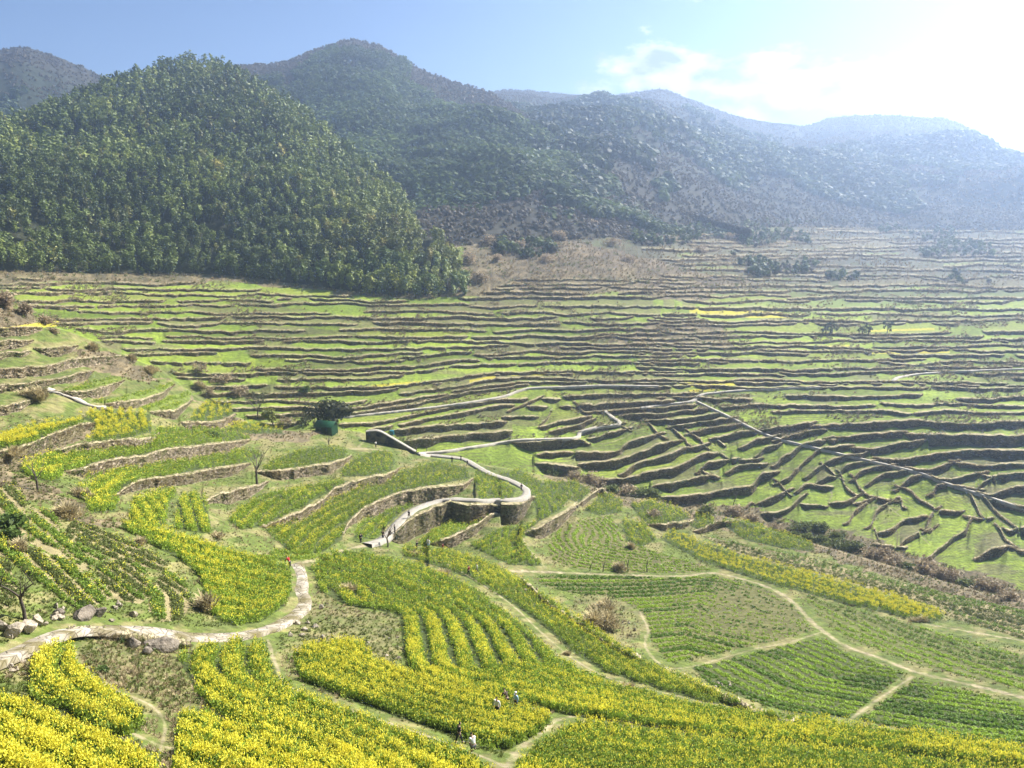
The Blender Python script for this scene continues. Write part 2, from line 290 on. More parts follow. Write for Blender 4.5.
fld([(470,545),(500,528),(525,527),(540,520),(522,540),(530,555),(545,566),(510,565),(490,556)],'rape',.4,[(470,545),(500,530),(540,520)],1.6,'green striped field right of the curved stone wall')
fld([(474,484),(476,470),(500,480),(516,489),(512,500),(480,501)],'rape',.5,[(474,484),(514,500)],1.5,'yellow green field inside the bend of the walkway')
fld([(500,474),(520,470),(545,484),(568,500),(560,510),(538,522),(533,498),(520,484)],'rape',.55,[(505,474),(540,500),(545,520)],1.5,'yellow green field outside the bend of the walkway')
fld([(545,482),(575,482),(592,490),(578,503),(560,496)],'rape',.7,[(545,482),(580,502)],1.4,'small yellow terrace field by the gully bushes')
fld([(584,510),(604,492),(622,500),(622,512),(600,516)],'rape',.75,[(584,510),(620,498)],1.4,'upper yellow terrace field by the gully')
fld([(630,505),(650,501),(680,508),(690,518),(672,524),(646,525)],'rape',.85,[(635,500),(660,526)],1.4,'bright striped yellow terrace field above the dark hollow')
fld([(622,520),(642,522),(656,540),(640,548),(626,540)],'rape',.7,[(622,520),(640,548)],1.4,'short yellow field at the head of the vegetable plot')
fld([(696,515),(715,517),(714,525),(700,530),(690,526)],'rape',.75,[(696,515),(714,526)],1.3,'tiny yellow field beside the dark hollow')
fld([(722,518),(760,524),(810,542),(815,552),(780,548),(745,540),(724,526)],'rape',.75,[(722,518),(815,548)],1.5,'outer yellow field above the brown gully')
fld([(662,540),(672,530),(700,543),(740,556),(800,572),(850,585),(900,600),(945,618),(930,624),(880,612),(830,600),(780,586),(735,573),(700,560)],'rape',1.0,[(665,540),(740,560),(940,622)],1.8,'long blazing yellow rapeseed strip crossing the right hillside')
fld([(553,560),(548,548),(556,532),(580,520),(612,516),(622,540),(650,550),(690,562),(712,570),(680,573),(620,572),(575,568)],'veg',0,[(560,520),(556,540),(590,560),(720,575)],1.5,'brown and green striped vegetable plot above the straight dirt path')
fld([(532,578),(560,575),(620,577),(680,578),(715,576),(745,582),(775,592),(792,604),(806,622),(815,630),(780,640),(740,648),(700,657),(668,662),(652,640),(648,620),(640,610),(615,597),(580,594),(550,588)],'vegbrown',0,[(530,574),(620,576),(720,575),(800,600)],1.8,'green vegetable plot with a bare brown patch below the dirt path')
fld([(692,668),(720,662),(760,652),(800,642),(822,638),(848,654),(880,664),(904,674),(880,692),(848,718),(800,716),(750,700),(710,684)],'cabbage',0,[(690,668),(750,698),(850,720)],1.7,'dark green cabbage plot in straight rows between two dirt paths')
fld([(860,720),(885,702),(916,680),(960,690),(1024,706),(1174,745),(1174,765),(1024,746),(960,738),(900,728)],'cabbage',0,[(860,722),(960,740),(1174,768)],1.7,'coarse dark leafy plot at the right edge under the dirt path')
fld([(800,592),(830,604),(880,616),(930,630),(1000,650),(1174,690),(1174,735),(1024,690),(980,680),(930,668),(885,652),(850,640),(825,622),(808,604)],'leafy',0,[(800,600),(880,640),(1024,692),(1174,734)],1.8,'mixed leafy plot above the dirt path on the right hillside')
fld([(700,535),(745,545),(800,556),(860,572),(930,590),(1024,612),(1174,640),(1174,680),(1060,650),(960,620),(900,598),(850,583),(800,570),(740,554)],'sparse',0,[(700,532),(860,576),(1174,650)],1.8,'patchy dull green plots sloping to the brown gully on the right')
fld([(62,535),(75,521),(100,530),(135,545),(165,560),(165,572),(120,560),(95,560)],'sparse',.1,[(62,525),(165,568)],1.6,'ragged green rows on the dry left slope')
fld([(0,488),(15,482),(25,500),(28,545),(60,560),(90,575),(112,598),(80,612),(50,590),(10,560),(-60,530),(-60,490)],'sparse',.12,[(0,488),(60,550),(110,600)],1.7,'straggling dark green crops on the dry left slope above the boulders')
fld([(148,610),(150,585),(170,570),(185,580),(192,605),(180,620),(160,622)],'sparse',.1,[(148,590),(150,622)],1.5,'short straw lined rows beside the field inside the path bend')
fld([(96,566),(118,562),(146,566),(150,596),(140,604),(118,600),(104,590)],'sparse',.1,[(96,560),(150,600)],1.5,'middle patch of green rows on the dry left slope')
fld([(30,505),(58,520),(60,535),(95,562),(88,572),(60,558),(30,543)],'sparse',.12,[(30,505),(90,560)],1.5,'upper green rows beside the straw mound on the left slope')
fld([(-60,575),(8,562),(18,590),(8,608),(-60,620)],'sparse',.05,[(-60,575),(10,610)],1.5,'green crops behind the boulders at the left edge')
fld([(222,555),(262,556),(292,548),(330,556),(316,562),(296,560),(270,566)],'green',.35,[(222,550),(330,550)],1.4,'narrow green wedge above the head of the paved path')

# ------------------------------------------------------------------ paths   (line, width m, kind)
STONE = [([(-60,690),(-25,670),(0,658),(30,644),(62,632),(85,629),(115,630),(150,633),(180,637),(215,638),(250,634),(278,625),(297,612),(303,602),(298,592),(300,580),(297,570),(291,563)],2.0,'paved_path'),
 ([(366,546),(382,541),(395,528),(408,515.5),(424,507),(448,501),(467,501.5),(490,501.5),(512,501),(523,498.5),(527,493),(521,487.5),(508,481),(490,475),(474,466),(463,460),(440,457),(416,455)],1.7,'walkway'),
 ([(340,418),(370,415),(400,412),(450,406),(500,398),(515,393),(530,389),(560,388),(600,386.5),(660,387)],1.2,'footpath'),
 ([(416,454),(440,453),(480,447),(520,441),(574,439),(580,433),(598,428),(615,426),(621,424),(612,418),(604,411)],1.3,'footpath'),
 ([(640,409),(670,405),(692,402),(700,396),(712,394),(745,391),(790,389),(822,388)],1.2,'footpath'),
 ([(696,402),(730,418),(770,437),(820,450),(870,462),(920,474),(945,484),(985,497),(1024,510),(1120,540)],.8,'footpath'),
 ([(892,383),(900,378),(930,374),(990,371),(1060,369)],1.2,'footpath')]
DIRT = [([(303,563),(330,555),(356,547),(368,546)],1.2),([(395,546),(420,552),(445,563),(478,582),(512,605),(542,633),(575,660),(612,679),(660,692),(720,705),(800,718),(860,724)],.9),
 ([(512,571),(560,572.5),(620,575),(680,576),(712,573),(742,579),(772,589),(792,601),(806,616),(822,630),(846,646),(880,658),(910,670),(940,678),(980,687),(1024,698),(1174,740)],1.4),
 ([(822,632),(790,642),(755,649),(720,659),(690,667),(665,669)],1.0),([(912,677),(880,698),(848,721)],.8),([(800,598),(840,612),(880,650)],.01),
 ([(640,612),(648,630),(645,645),(655,660),(670,670),(690,681),(740,703),(790,724),(850,729),(900,735),(960,744),(1024,752),(1174,772)],1.1),
 ([(925,624),(960,630),(1000,637),(1024,641),(1174,670)],1.8),([(268,640),(276,665),(288,685),(330,703),(380,720),(430,737),(470,752),(510,770),(540,800)],.9),
 ([(600,716),(562,718),(540,734),(518,750),(508,768)],1.3),([(60,690),(100,715),(160,745),(230,760)],.7),([(350,449),(368,449),(388,451)],2.2),([(358,447),(364,441),(360,435),(366,432)],1.5),
 ([(480,563),(515,584),(546,601),(575,618),(610,641)],.8),([(524,543),(524,532),(548,520),(570,507),(577,500),(566,492)],1.0),([(524,543),(535,556),(546,568)],1.0),
 ([(74,645),(80,668),(110,688),(150,705),(165,725),(160,750)],.5),([(190,660),(200,690),(240,728)],.5),([(400,545),(425,547)],1.2),
 ([(880,500),(905,520),(930,545)],.5),([(985,500),(1000,520),(1030,540)],1.0),([(345,449),(330,447)],.8)]
BROWN = [[(878,506),(896,498),(902,508),(890,520),(876,525)],[(770,433),(790,428),(812,427),(815,433),(790,440),(768,442)],[(440,215),(530,225),(610,250),(690,270),(760,282),(700,300),(620,292),(560,300),(500,296),(440,296),(400,300),(330,292),(250,284),(0,282),(-150,285),(-150,262),(460,262)],
 [(610,350),(640,330),(690,316),(725,326),(742,346),(690,348)],[(-150,305),(0,290),(30,310),(50,330),(30,338),(-150,335)],[(60,350),(110,352),(140,366),(165,380),(150,386),(100,372)],
 [(-150,445),(0,452),(60,440),(95,426),(90,436),(52,452),(20,470),(45,485),(75,500),(92,516),(130,520),(120,530),(75,520),(40,500),(-150,490)],
 [(300,640),(318,580),(345,605),(398,612),(405,640),(395,670),(370,650),(340,645)],[(590,590),(625,592),(640,612),(640,640),(600,630),(570,610)],
 [(100,640),(150,645),(180,660),(190,700),(170,720),(130,700),(90,680),(80,650)],[(190,395),(240,420),(265,432),(310,432),(340,428),(300,440),(240,436)],
 [(540,468),(600,478),(660,495),(760,510),(870,540),(960,570),(1024,590),(1174,610),(1174,640),(1024,612),(930,590),(850,565),(740,530),(640,508),(560,485)]]
YELLOWFAR = [[(690,308),(780,312),(790,318),(750,318),(690,313)],[(868,351),(950,350),(950,353),(868,354)],[(808,346),(850,345),(850,347),(808,347)],[(680,381),(755,379),(755,385),(680,387)],[(690,390),(728,386),(728,389),(690,393)],[(768,381),(805,380),(800,384),(768,384)],
 [(372,385),(420,381),(420,385),(372,389)],[(470,380),(496,375),(496,379),(470,383)],[(500,387),(524,382),(524,386),(500,391)],[(868,330),(935,328),(935,330),(868,332)],[(0,328),(60,320),(60,326),(0,331)],[(512,373),(590,370),(590,374),(512,376)]]

# ------------------------------------------------------------------ materials
def newmat(name):
    m = bpy.data.materials.new(name); m.use_nodes = True; nt = m.node_tree; nt.nodes.clear()
    o = nt.nodes.new('ShaderNodeOutputMaterial'); return m, nt, o
def vcol_mat(name, rough=.9, trans=0.0, var=.35, scale=3.0, bump=0.0, bscale=6.0, spec=.2):
    m, nt, o = newmat(name); N = nt.nodes.new; L = nt.links.new
    at = N('ShaderNodeAttribute'); at.attribute_name = 'Col'
    tc = N('ShaderNodeTexCoord'); no = N('ShaderNodeTexNoise'); no.inputs['Scale'].default_value = scale; no.inputs['Detail'].default_value = 5
    L(tc.outputs['Object'], no.inputs['Vector'])
    mr = N('ShaderNodeMapRange'); mr.inputs[1].default_value = .3; mr.inputs[2].default_value = .7; mr.inputs[3].default_value = 1 - var; mr.inputs[4].default_value = 1 + var
    L(no.outputs['Fac'], mr.inputs[0])
    mx = N('ShaderNodeVectorMath'); mx.operation = 'SCALE'; L(at.outputs['Color'], mx.inputs[0]); L(mr.outputs[0], mx.inputs['Scale'])
    p = N('ShaderNodeBsdfPrincipled'); p.inputs['Roughness'].default_value = rough; p.inputs['Specular IOR Level'].default_value = spec
    L(mx.outputs[0], p.inputs['Base Color'])
    if bump:
        b = N('ShaderNodeBump'); b.inputs['Distance'].default_value = bump; b.inputs['Strength'].default_value = 1
        n2 = N('ShaderNodeTexNoise'); n2.inputs['Scale'].default_value = bscale; n2.inputs['Detail'].default_value = 6; L(tc.outputs['Object'], n2.inputs['Vector'])
        L(n2.outputs['Fac'], b.inputs['Height']); L(b.outputs[0], p.inputs['Normal'])
    if trans:
        t = N('ShaderNodeBsdfTranslucent'); L(mx.outputs[0], t.inputs['Color']); s = N('ShaderNodeMixShader'); s.inputs[0].default_value = trans
        L(p.outputs[0], s.inputs[1]); L(t.outputs[0], s.inputs[2]); L(s.outputs[0], o.inputs[0])
    else: L(p.outputs[0], o.inputs[0])
    return m
def plain_mat(name, col, rough=.7, var=.2, scale=8.0, bump=0.0, bscale=20.0):
    m, nt, o = newmat(name); N = nt.nodes.new; L = nt.links.new
    tc = N('ShaderNodeTexCoord'); no = N('ShaderNodeTexNoise'); no.inputs['Scale'].default_value = scale; no.inputs['Detail'].default_value = 4; L(tc.outputs['Object'], no.inputs['Vector'])
    r = N('ShaderNodeValToRGB'); r.color_ramp.elements[0].position = .3; r.color_ramp.elements[1].position = .7
    r.color_ramp.elements[0].color = [c * (1 - var) for c in col] + [1]; r.color_ramp.elements[1].color = [min(1, c * (1 + var)) for c in col] + [1]
    L(no.outputs['Fac'], r.inputs[0]); p = N('ShaderNodeBsdfPrincipled'); p.inputs['Roughness'].default_value = rough; p.inputs['Specular IOR Level'].default_value = .25
    L(r.outputs[0], p.inputs['Base Color']); L(p.outputs[0], o.inputs[0])
    if bump:
        b = N('ShaderNodeBump'); b.inputs['Distance'].default_value = bump; n2 = N('ShaderNodeTexNoise'); n2.inputs['Scale'].default_value = bscale
        L(tc.outputs['Object'], n2.inputs['Vector']); L(n2.outputs['Fac'], b.inputs['Height']); L(b.outputs[0], p.inputs['Normal'])
    return m
def stone_mat(name, dark, light, scale, gap=.35):
    m, nt, o = newmat(name); N = nt.nodes.new; L = nt.links.new
    tc = N('ShaderNodeTexCoord'); mp = N('ShaderNodeMapping'); mp.inputs['Scale'].default_value = (1, 1, 1.7); L(tc.outputs['Object'], mp.inputs[0])
    v = N('ShaderNodeTexVoronoi'); v.inputs['Scale'].default_value = scale; v.inputs['Randomness'].default_value = .9; L(mp.outputs[0], v.inputs['Vector'])
    v2 = N('ShaderNodeTexVoronoi'); v2.feature = 'DISTANCE_TO_EDGE'; v2.inputs['Scale'].default_value = scale; v2.inputs['Randomness'].default_value = .9; L(mp.outputs[0], v2.inputs['Vector'])
    sx = N('ShaderNodeSeparateColor'); L(v.outputs['Color'], sx.inputs[0])
    r = N('ShaderNodeValToRGB'); r.color_ramp.elements[0].color = (*dark, 1); r.color_ramp.elements[1].color = (*light, 1); L(sx.outputs[0], r.inputs[0])
    g = N('ShaderNodeMapRange'); g.inputs[1].default_value = 0; g.inputs[2].default_value = .09; g.inputs[3].default_value = gap; g.inputs[4].default_value = 1; L(v2.outputs['Distance'], g.inputs[0])
    no = N('ShaderNodeTexNoise'); no.inputs['Scale'].default_value = .45; no.inputs['Detail'].default_value = 5; L(tc.outputs['Object'], no.inputs['Vector'])
    gr = N('ShaderNodeMapRange'); gr.inputs[1].default_value = .46; gr.inputs[2].default_value = .62; L(no.outputs['Fac'], gr.inputs[0])
    sc_ = N('ShaderNodeVectorMath'); sc_.operation = 'SCALE'; L(r.outputs[0], sc_.inputs[0]); L(g.outputs[0], sc_.inputs['Scale'])
    mx = N('ShaderNodeMix'); mx.data_type = 'RGBA'; L(gr.outputs[0], mx.inputs[0]); L(sc_.outputs[0], mx.inputs[6]); mx.inputs[7].default_value = (.15, .125, .06, 1)
    p = N('ShaderNodeBsdfPrincipled'); p.inputs['Roughness'].default_value = .92; p.inputs['Specular IOR Level'].default_value = .15; L(mx.outputs[2], p.inputs['Base Color'])
    b = N('ShaderNodeBump'); b.inputs['Distance'].default_value = .15; L(g.outputs[0], b.inputs['Height']); L(b.outputs[0], p.inputs['Normal']); L(p.outputs[0], o.inputs[0])
    return m
def grassy_top(m):
    nt = m.node_tree; N = nt.nodes.new; L = nt.links.new; p = next(n for n in nt.nodes if n.type == 'BSDF_PRINCIPLED'); src = p.inputs['Base Color'].links[0].from_socket
    g = N('ShaderNodeNewGeometry'); s = N('ShaderNodeSeparateXYZ'); L(g.outputs['True Normal'], s.inputs[0]); r = N('ShaderNodeMapRange'); r.inputs[1].default_value = .55; r.inputs[2].default_value = .8; L(s.outputs[2], r.inputs[0])
    tc = N('ShaderNodeTexCoord'); no = N('ShaderNodeTexNoise'); no.inputs['Scale'].default_value = .9; L(tc.outputs['Object'], no.inputs['Vector']); cr = N('ShaderNodeValToRGB'); cr.color_ramp.elements[0].color = (.13, .13, .045, 1); cr.color_ramp.elements[1].color = (.40, .33, .2, 1); cr.color_ramp.elements[0].position = .35; cr.color_ramp.elements[1].position = .55; L(no.outputs['Fac'], cr.inputs[0])
    mx = N('ShaderNodeMix'); mx.data_type = 'RGBA'; L(r.outputs[0], mx.inputs[0]); L(src, mx.inputs[6]); L(cr.outputs[0], mx.inputs[7]); L(mx.outputs[2], p.inputs['Base Color']); return m
M_TERR = vcol_mat('terraced_earth', .95, 0, .34, .9, .22, 1.7)
M_HILL = vcol_mat('hill_scrub', .95, 0, .4, .05, 2.0, .12)
M_LEAF = vcol_mat('leaf', .6, .38, .12, 1.0)
M_BAM = vcol_mat('bamboo_leaf', .55, .22, .12, 1.0)
M_STRAW = vcol_mat('straw', .9, .25, .15, 1.0)
M_STONE = stone_mat('dry_stone', (.13, .098, .062), (.37, .295, .20), 1.7, .4)
M_STONE_DK = stone_mat('mossy_stone', (.085, .066, .04), (.25, .20, .13), 1.6, .4)
M_PAVE = stone_mat('paving', (.26, .22, .165), (.41, .36, .28), 1.1, .6)
M_CONC = plain_mat('concrete', (.30, .27, .22), .85, .15, 1.5)
M_TRACK = plain_mat('footpath_stone', (.38, .34, .27), .9, .25, .6)
M_ROCK = plain_mat('rock', (.33, .275, .20), .9, .5, 2.2, .12, 5)
M_ROCK_DK = plain_mat('dark_rock', (.17, .14, .105), .9, .55, 2.0, .12, 5)
M_EARTH = plain_mat('earth_bank', (.15, .115, .07), .95, .6, .7, .2, 2.5)
for m_ in (M_STONE, M_STONE_DK, M_EARTH): grassy_top(m_)
M_BARK = plain_mat('bark', (.075, .058, .045), .9, .3, 6)

# ------------------------------------------------------------------ mesh helper
def link_mesh(name, V, Fq, mat=None, col=None, parent=None, smooth=False, loc=None, tris=None):
    me = bpy.data.meshes.new(name); V = np.asarray(V, np.float32).reshape(-1, 3); Fq = np.asarray(Fq, np.int32)
    k = Fq.shape[1]
    me.vertices.add(len(V)); me.vertices.foreach_set('co', V.ravel())
    me.loops.add(Fq.size); me.loops.foreach_set('vertex_index', Fq.ravel())
    me.polygons.add(len(Fq)); me.polygons.foreach_set('loop_start', np.arange(0, Fq.size, k, dtype=np.int32))
    me.polygons.foreach_set('loop_total', np.full(len(Fq), k, np.int32))
    if smooth: me.polygons.foreach_set('use_smooth', np.ones(len(Fq), bool))
    if col is not None:
        a = me.color_attributes.new('Col', 'FLOAT_COLOR', 'POINT'); c = np.ones((len(V), 4), np.float32); c[:, :3] = col; a.data.foreach_set('color', c.ravel())
    me.update(calc_edges=True)
    if mat: me.materials.append(mat)
    o = bpy.data.objects.new(name, me); COL.objects.link(o)
    if loc is not None: o.location = loc
    if parent: o.parent = parent
    return o
def tag(o, label=None, cat=None, group=None, kind=None):
    if label: o['label'] = label
    if cat: o['category'] = cat
    if group: o['group'] = group
    if kind: o['kind'] = kind
    return o
def empty(name, loc, rz=0):
    o = bpy.data.objects.new(name, None); COL.objects.link(o); o.location = loc; o.rotation_euler = (0, 0, rz); o.empty_display_size = .3; return o
def gridfaces(nr, nc):
    i = np.arange(nr * nc).reshape(nr, nc); return np.stack([i[:-1, :-1], i[1:, :-1], i[1:, 1:], i[:-1, 1:]], -1).reshape(-1, 4)

# ------------------------------------------------------------------ the terraced hillside
P = rays(gu, gv) * RG[..., None]
def lerp(a, b, t): return a + (b - a) * t[..., None]
C3 = lambda *c: np.array(c)
n1 = fbm(gu / 55, gv / 9, 3); n2 = fbm(gu / 14, gv / 5, 4); n3 = fbm(gu / 70, gv / 7, 9, 3); n4 = fbm(gu / 5, gv / 3, 6, 3)
near = gv > edge(gu)
col = lerp(np.broadcast_to(C3(.135, .19, .022), P.shape), np.broadcast_to(C3(.205, .265, .028), P.shape), sstep(.25, .75, n3))
col = lerp(col, np.broadcast_to(C3(.13, .115, .055), P.shape), sstep(.58, .72, n1) * .7)
col = lerp(col, np.broadcast_to(C3(.09, .10, .03), P.shape), sstep(.5, .8, n4) * .45)
hi = np.maximum(sstep(300, 262, gv) * sstep(440, 560, gu), sstep(325, 268, gv) * sstep(600, 760, gu))                       # terraces given up to scrub high on the far slope
col = lerp(col, np.broadcast_to(C3(.085, .08, .045), P.shape), hi * sstep(.15, .45, n1 * .6 + n2 * .4))
col = lerp(col, col * .92, sstep(420, 330, gv) * np.ones_like(gu))
ph_ = hash2(PLOT, PLOT * 0 + 3, 41); ph2 = hash2(PLOT, PLOT * 0 + 9, 43); pk = (PLOT >= 0) * (gv < edge(gu))
col = col * (1 + (pk * (ph_ - .5) * .55)[..., None]); col = lerp(col, np.broadcast_to(C3(.14, .115, .06), P.shape), pk * (ph2 > .86) * .6); col = lerp(col, np.broadcast_to(C3(.20, .23, .03), P.shape), pk * (ph2 < .12) * .6)
rowk = (np.sin(ROWS * 6.283 / np.clip((gv - 330) / 45, 1.5, 3.0) + (n2 - .5) * 3) > .25) * (ROWS < 40) * sstep(350, 400, gv)
col = lerp(col, np.broadcast_to(C3(.10, .10, .04), P.shape), rowk * (.25 + .35 * sstep(.35, .6, n1)))
nr = near * 1.0
dry = lerp(np.broadcast_to(C3(.19, .155, .075), P.shape), np.broadcast_to(C3(.08, .10, .025), P.shape), sstep(.36, .56, n2 * .6 + n1 * .4))
col = lerp(col, dry, nr * .8)
brown = lerp(np.broadcast_to(C3(.09, .07, .045), P.shape), np.broadcast_to(C3(.205, .155, .09), P.shape), sstep(.3, .75, n2 * .5 + n4 * .5))
for b in BROWN:
    k = inpoly(gu + (n2 - .5) * 40, gv + (n1 - .5) * 14, b) * (.9 if b[0][1] < 480 and b[0] != (300, 640) else (.9 if b[0] == (540, 468) else .45) * sstep(.3, .6, n4 * .5 + n2 * .5)); col = lerp(col, brown, k)
for b in YELLOWFAR: col = lerp(col, np.broadcast_to(C3(.42, .36, .03), P.shape), inpoly(gu, gv, b) * (1 - WALL) * .8)
SOILC = dict(rape=C3(.045, .06, .016), green=C3(.12, .15, .03), veg=C3(.115, .105, .04), vegbrown=C3(.105, .10, .035), cabbage=C3(.06, .07, .02), leafy=C3(.10, .105, .03), sparse=C3(.22, .18, .09))
for f in FIELDS: col = lerp(col, np.broadcast_to(SOILC[f['kind']], P.shape), inpoly(gu, gv, f['poly']) * .92)
stone = lerp(np.broadcast_to(C3(.085, .07, .045), P.shape), np.broadcast_to(C3(.24, .20, .135), P.shape), sstep(.35, .7, n4))
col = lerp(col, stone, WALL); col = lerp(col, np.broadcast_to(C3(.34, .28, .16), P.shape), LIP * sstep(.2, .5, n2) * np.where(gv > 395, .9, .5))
for l, w in [(l_, w_ * (.9 if l_[0] in ((512,571),(303,563)) else .62)) for l_, w_ in DIRT] + [(q_, .6) for q_ in BUNDS]:
    if w < .1: continue
    ln = smooth_line(l, 3); a, b = ln.min(0) - 20, ln.max(0) + 20
    iu = np.where((GU > a[0]) & (GU < b[0]))[0]; iv = np.where((GV > a[1]) & (GV < b[1]))[0]
    if len(iu) == 0 or len(iv) == 0: continue
    s = np.ix_(iv, iu); lp = pos(ln[:, 0], ln[:, 1])
    d = polydist(P[s][..., 0], P[s][..., 1], lp[:, :2]) + (n4[s] - .5) * min(.7, w * .6)
    col[s] = lerp(col[s], lerp(np.broadcast_to(C3(.29, .24, .145), P[s].shape), np.broadcast_to(C3(.17, .17, .06), P[s].shape), sstep(.45, .7, n2[s]) * .7), (1 - sstep(w * .12, w * .42, d)) * (.92 if w > 1 else .75))
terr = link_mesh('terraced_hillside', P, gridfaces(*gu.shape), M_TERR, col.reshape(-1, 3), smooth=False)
tag(terr, 'valley hillside cut into hundreds of narrow green terraces', 'hillside', kind='structure')

# ------------------------------------------------------------------ mountains
def hill(name, crestl, dist, foot, label, color, seed, amp, nc=240, ns=70, on_ground=False):
    cr = smooth_line(crestl, 6); us = np.linspace(cr[:, 0].min(), cr[:, 0].max(), nc); vc = np.interp(us, cr[:, 0], cr[:, 1]) + (fbm(us / 9, us * 0, seed) - .5) * 2.0
    def gs_(y): k_ = np.hanning(nc // 5 * 2 + 1); k_ /= k_.sum(); return np.convolve(np.pad(y, nc // 5, mode='edge'), k_, 'valid')
    rc = gs_(np.interp(us, *zip(*dist))); vf = np.interp(us, [p[0] for p in foot], [p[1] for p in foot]); rf = gs_(np.interp(us, [p[0] for p in foot], [p[2] for p in foot])); vf = gs_(vf); rf = np.where(on_ground, rsurf(us, vf) + 2.5, np.maximum(rf, rsurf(us, vf) + 2.5))
    pc = rays(us, vc) * rc[:, None]; pf = rays(us, vf) * rf[:, None]
    s = np.linspace(-.12, 1, ns); X = pf[None] + (pc - pf)[None] * np.maximum(s, s * .02)[:, None, None]; X[..., 2] += np.minimum(s, 0)[:, None] * 300
    su = s[:, None]; bulge = np.sin(np.clip(su, 0, 1) * np.pi)
    X[..., 2] += bulge * (pc - pf)[None, :, 2] * .05 + (fbm(X[..., 0] / amp[1], X[..., 1] / amp[1], seed, 4) - .5) * 2 * amp[0] * np.clip(bulge * 1.3, 0, 1)
    sb = np.linspace(.06, 1, 14)[:, None, None]; B = pc[None] + (rays(us, vc) * [1, 1, 0])[None] * sb * 420; B[..., 2] = pc[None, :, 2] - (sb[..., 0] ** 1.4) * (pc[None, :, 2] + 90)
    Vv = np.concatenate([X, B]); c = color(us[None, :], np.concatenate([np.broadcast_to(su, (ns, 1)), np.ones((14, 1))]), Vv)
    o = link_mesh(name, Vv, gridfaces(*Vv.shape[:2]), M_HILL, c.reshape(-1, 3), smooth=True); tag(o, label, 'mountain', kind='structure')
    return X[:], us, s
def c_bamboo(u, s, V): return lerp(np.broadcast_to(C3(.018, .022, .009), V.shape), np.broadcast_to(C3(.03, .03, .014), V.shape), fbm(V[..., 0] / 20, V[..., 1] / 20, 8))
def c_mid(u, s, V):
    g = lerp(np.broadcast_to(C3(.022, .03, .013), V.shape), np.broadcast_to(C3(.036, .04, .018), V.shape), fbm(V[..., 0] / 25, V[..., 1] / 25, 18))
    k = sstep(.74, .95, s + (fbm(V[..., 0] / 70, V[..., 2] / 40, 28) - .5) * .5); k2 = sstep(.34, .12, s + (fbm(V[..., 0] / 50, V[..., 2] / 30, 38) - .5) * .3)
    return lerp(g, np.broadcast_to(C3(.048, .04, .028), V.shape), np.clip(np.maximum(k, k2), 0, 1) * .85)
def c_far(u, s, V):
    g = lerp(np.broadcast_to(C3(.02, .027, .014), V.shape), np.broadcast_to(C3(.03, .036, .018), V.shape), fbm(V[..., 0] / 60, V[..., 2] / 40, 58))
    k = sstep(.62, .85, s + (fbm(V[..., 0] / 110, V[..., 2] / 60, 68) - .5) * .7)
    k2 = sstep(.36, .08, s + (fbm(V[..., 0] / 90, V[..., 2] / 40, 88) - .5) * .3); return lerp(g, np.broadcast_to(C3(.036, .032, .022), V.shape), np.maximum(k, k2) * .85)
H1 = hill('bamboo_hill', [(-150,160),(-80,158),(0,132),(40,118),(80,103),(110,90),(140,79),(165,71),(195,66),(220,71),(245,82),(270,98),(300,116),(330,141),(360,166),(385,188),(402,204),(414,226),(424,256),(430,284)],
  [(-150,560),(0,570),(195,640),(300,580),(400,460),(430,380)], [(-150,275,385),(0,273,385),(200,274,382),(300,284,362),(350,292,350),(400,299,338),(430,298,338)], 'steep hill clothed in bamboo on the left', c_bamboo, 31, (13, 75), on_ground=True)
H1b = hill('bamboo_spur', [(262,268),(290,238),(320,222),(350,215),(390,221),(430,238),(455,262),(468,288)], [(262,400),(350,415),(468,370)], [(262,282,366),(300,286,358),(350,294,347),(400,300,336),(440,300,334),(468,296,338)], 'low bamboo covered spur at the foot of the hill', c_bamboo, 33, (4, 40), 120, 30, True)
H1c = hill('bamboo_shoulder', [(-150,170),(-60,162),(0,160),(40,166),(80,177),(120,194),(150,214),(175,240)], [(-150,460),(0,470),(120,455),(175,430)], [(-150,275,384),(0,273,384),(175,276,380)], 'lower bamboo shoulder in front of the hill', c_bamboo, 35, (5, 50), 140, 34, True)
H2 = hill('middle_mountain', [(150,120),(215,72),(240,66),(280,63),(310,52),(345,41),(360,41),(385,48),(405,61),(430,73),(460,84),(490,93),(520,112),(560,142),(600,167),(650,197),(700,217),(750,232)],
  [(150,1000),(350,1100),(460,980),(600,700),(750,560)], [(150,262,600),(400,262,470),(470,262,420),(560,248,460),(650,240,480),(750,238,500)], 'bamboo clad mountain with a bare brown summit', c_mid, 41, (30, 140), 300, 90)
H3 = hill('far_ridge', [(380,140),(430,112),(490,92),(520,90),(560,94),(600,96),(625,94),(660,89),(680,95),(700,103),(740,117),(770,123),(805,126),(830,118),(870,115),(920,117),(950,120),(980,133),(1000,147),(1024,153),(1060,170),(1160,200)],
  [(380,1450),(660,1750),(800,1800),(1024,1650),(1160,1500)], [(380,250,800),(600,242,520),(680,232,510),(740,225,510),(800,227,510),(850,231,510),(900,226,510),(960,234,510),(1024,229,520),(1160,233,530)], 'long hazy ridge closing the valley on the right', c_far, 51, (62, 260), 300, 90, True)
H4 = hill('distant_peak', [(-150,85),(-80,66),(0,50),(20,47),(45,53),(75,64),(100,75),(130,92),(180,120),(240,150)], [(-150,1200),(240,1250)], [(-150,200,760),(240,200,800)], 'distant rounded brown peak at the far left', c_far, 61, (25, 120), 140, 40)
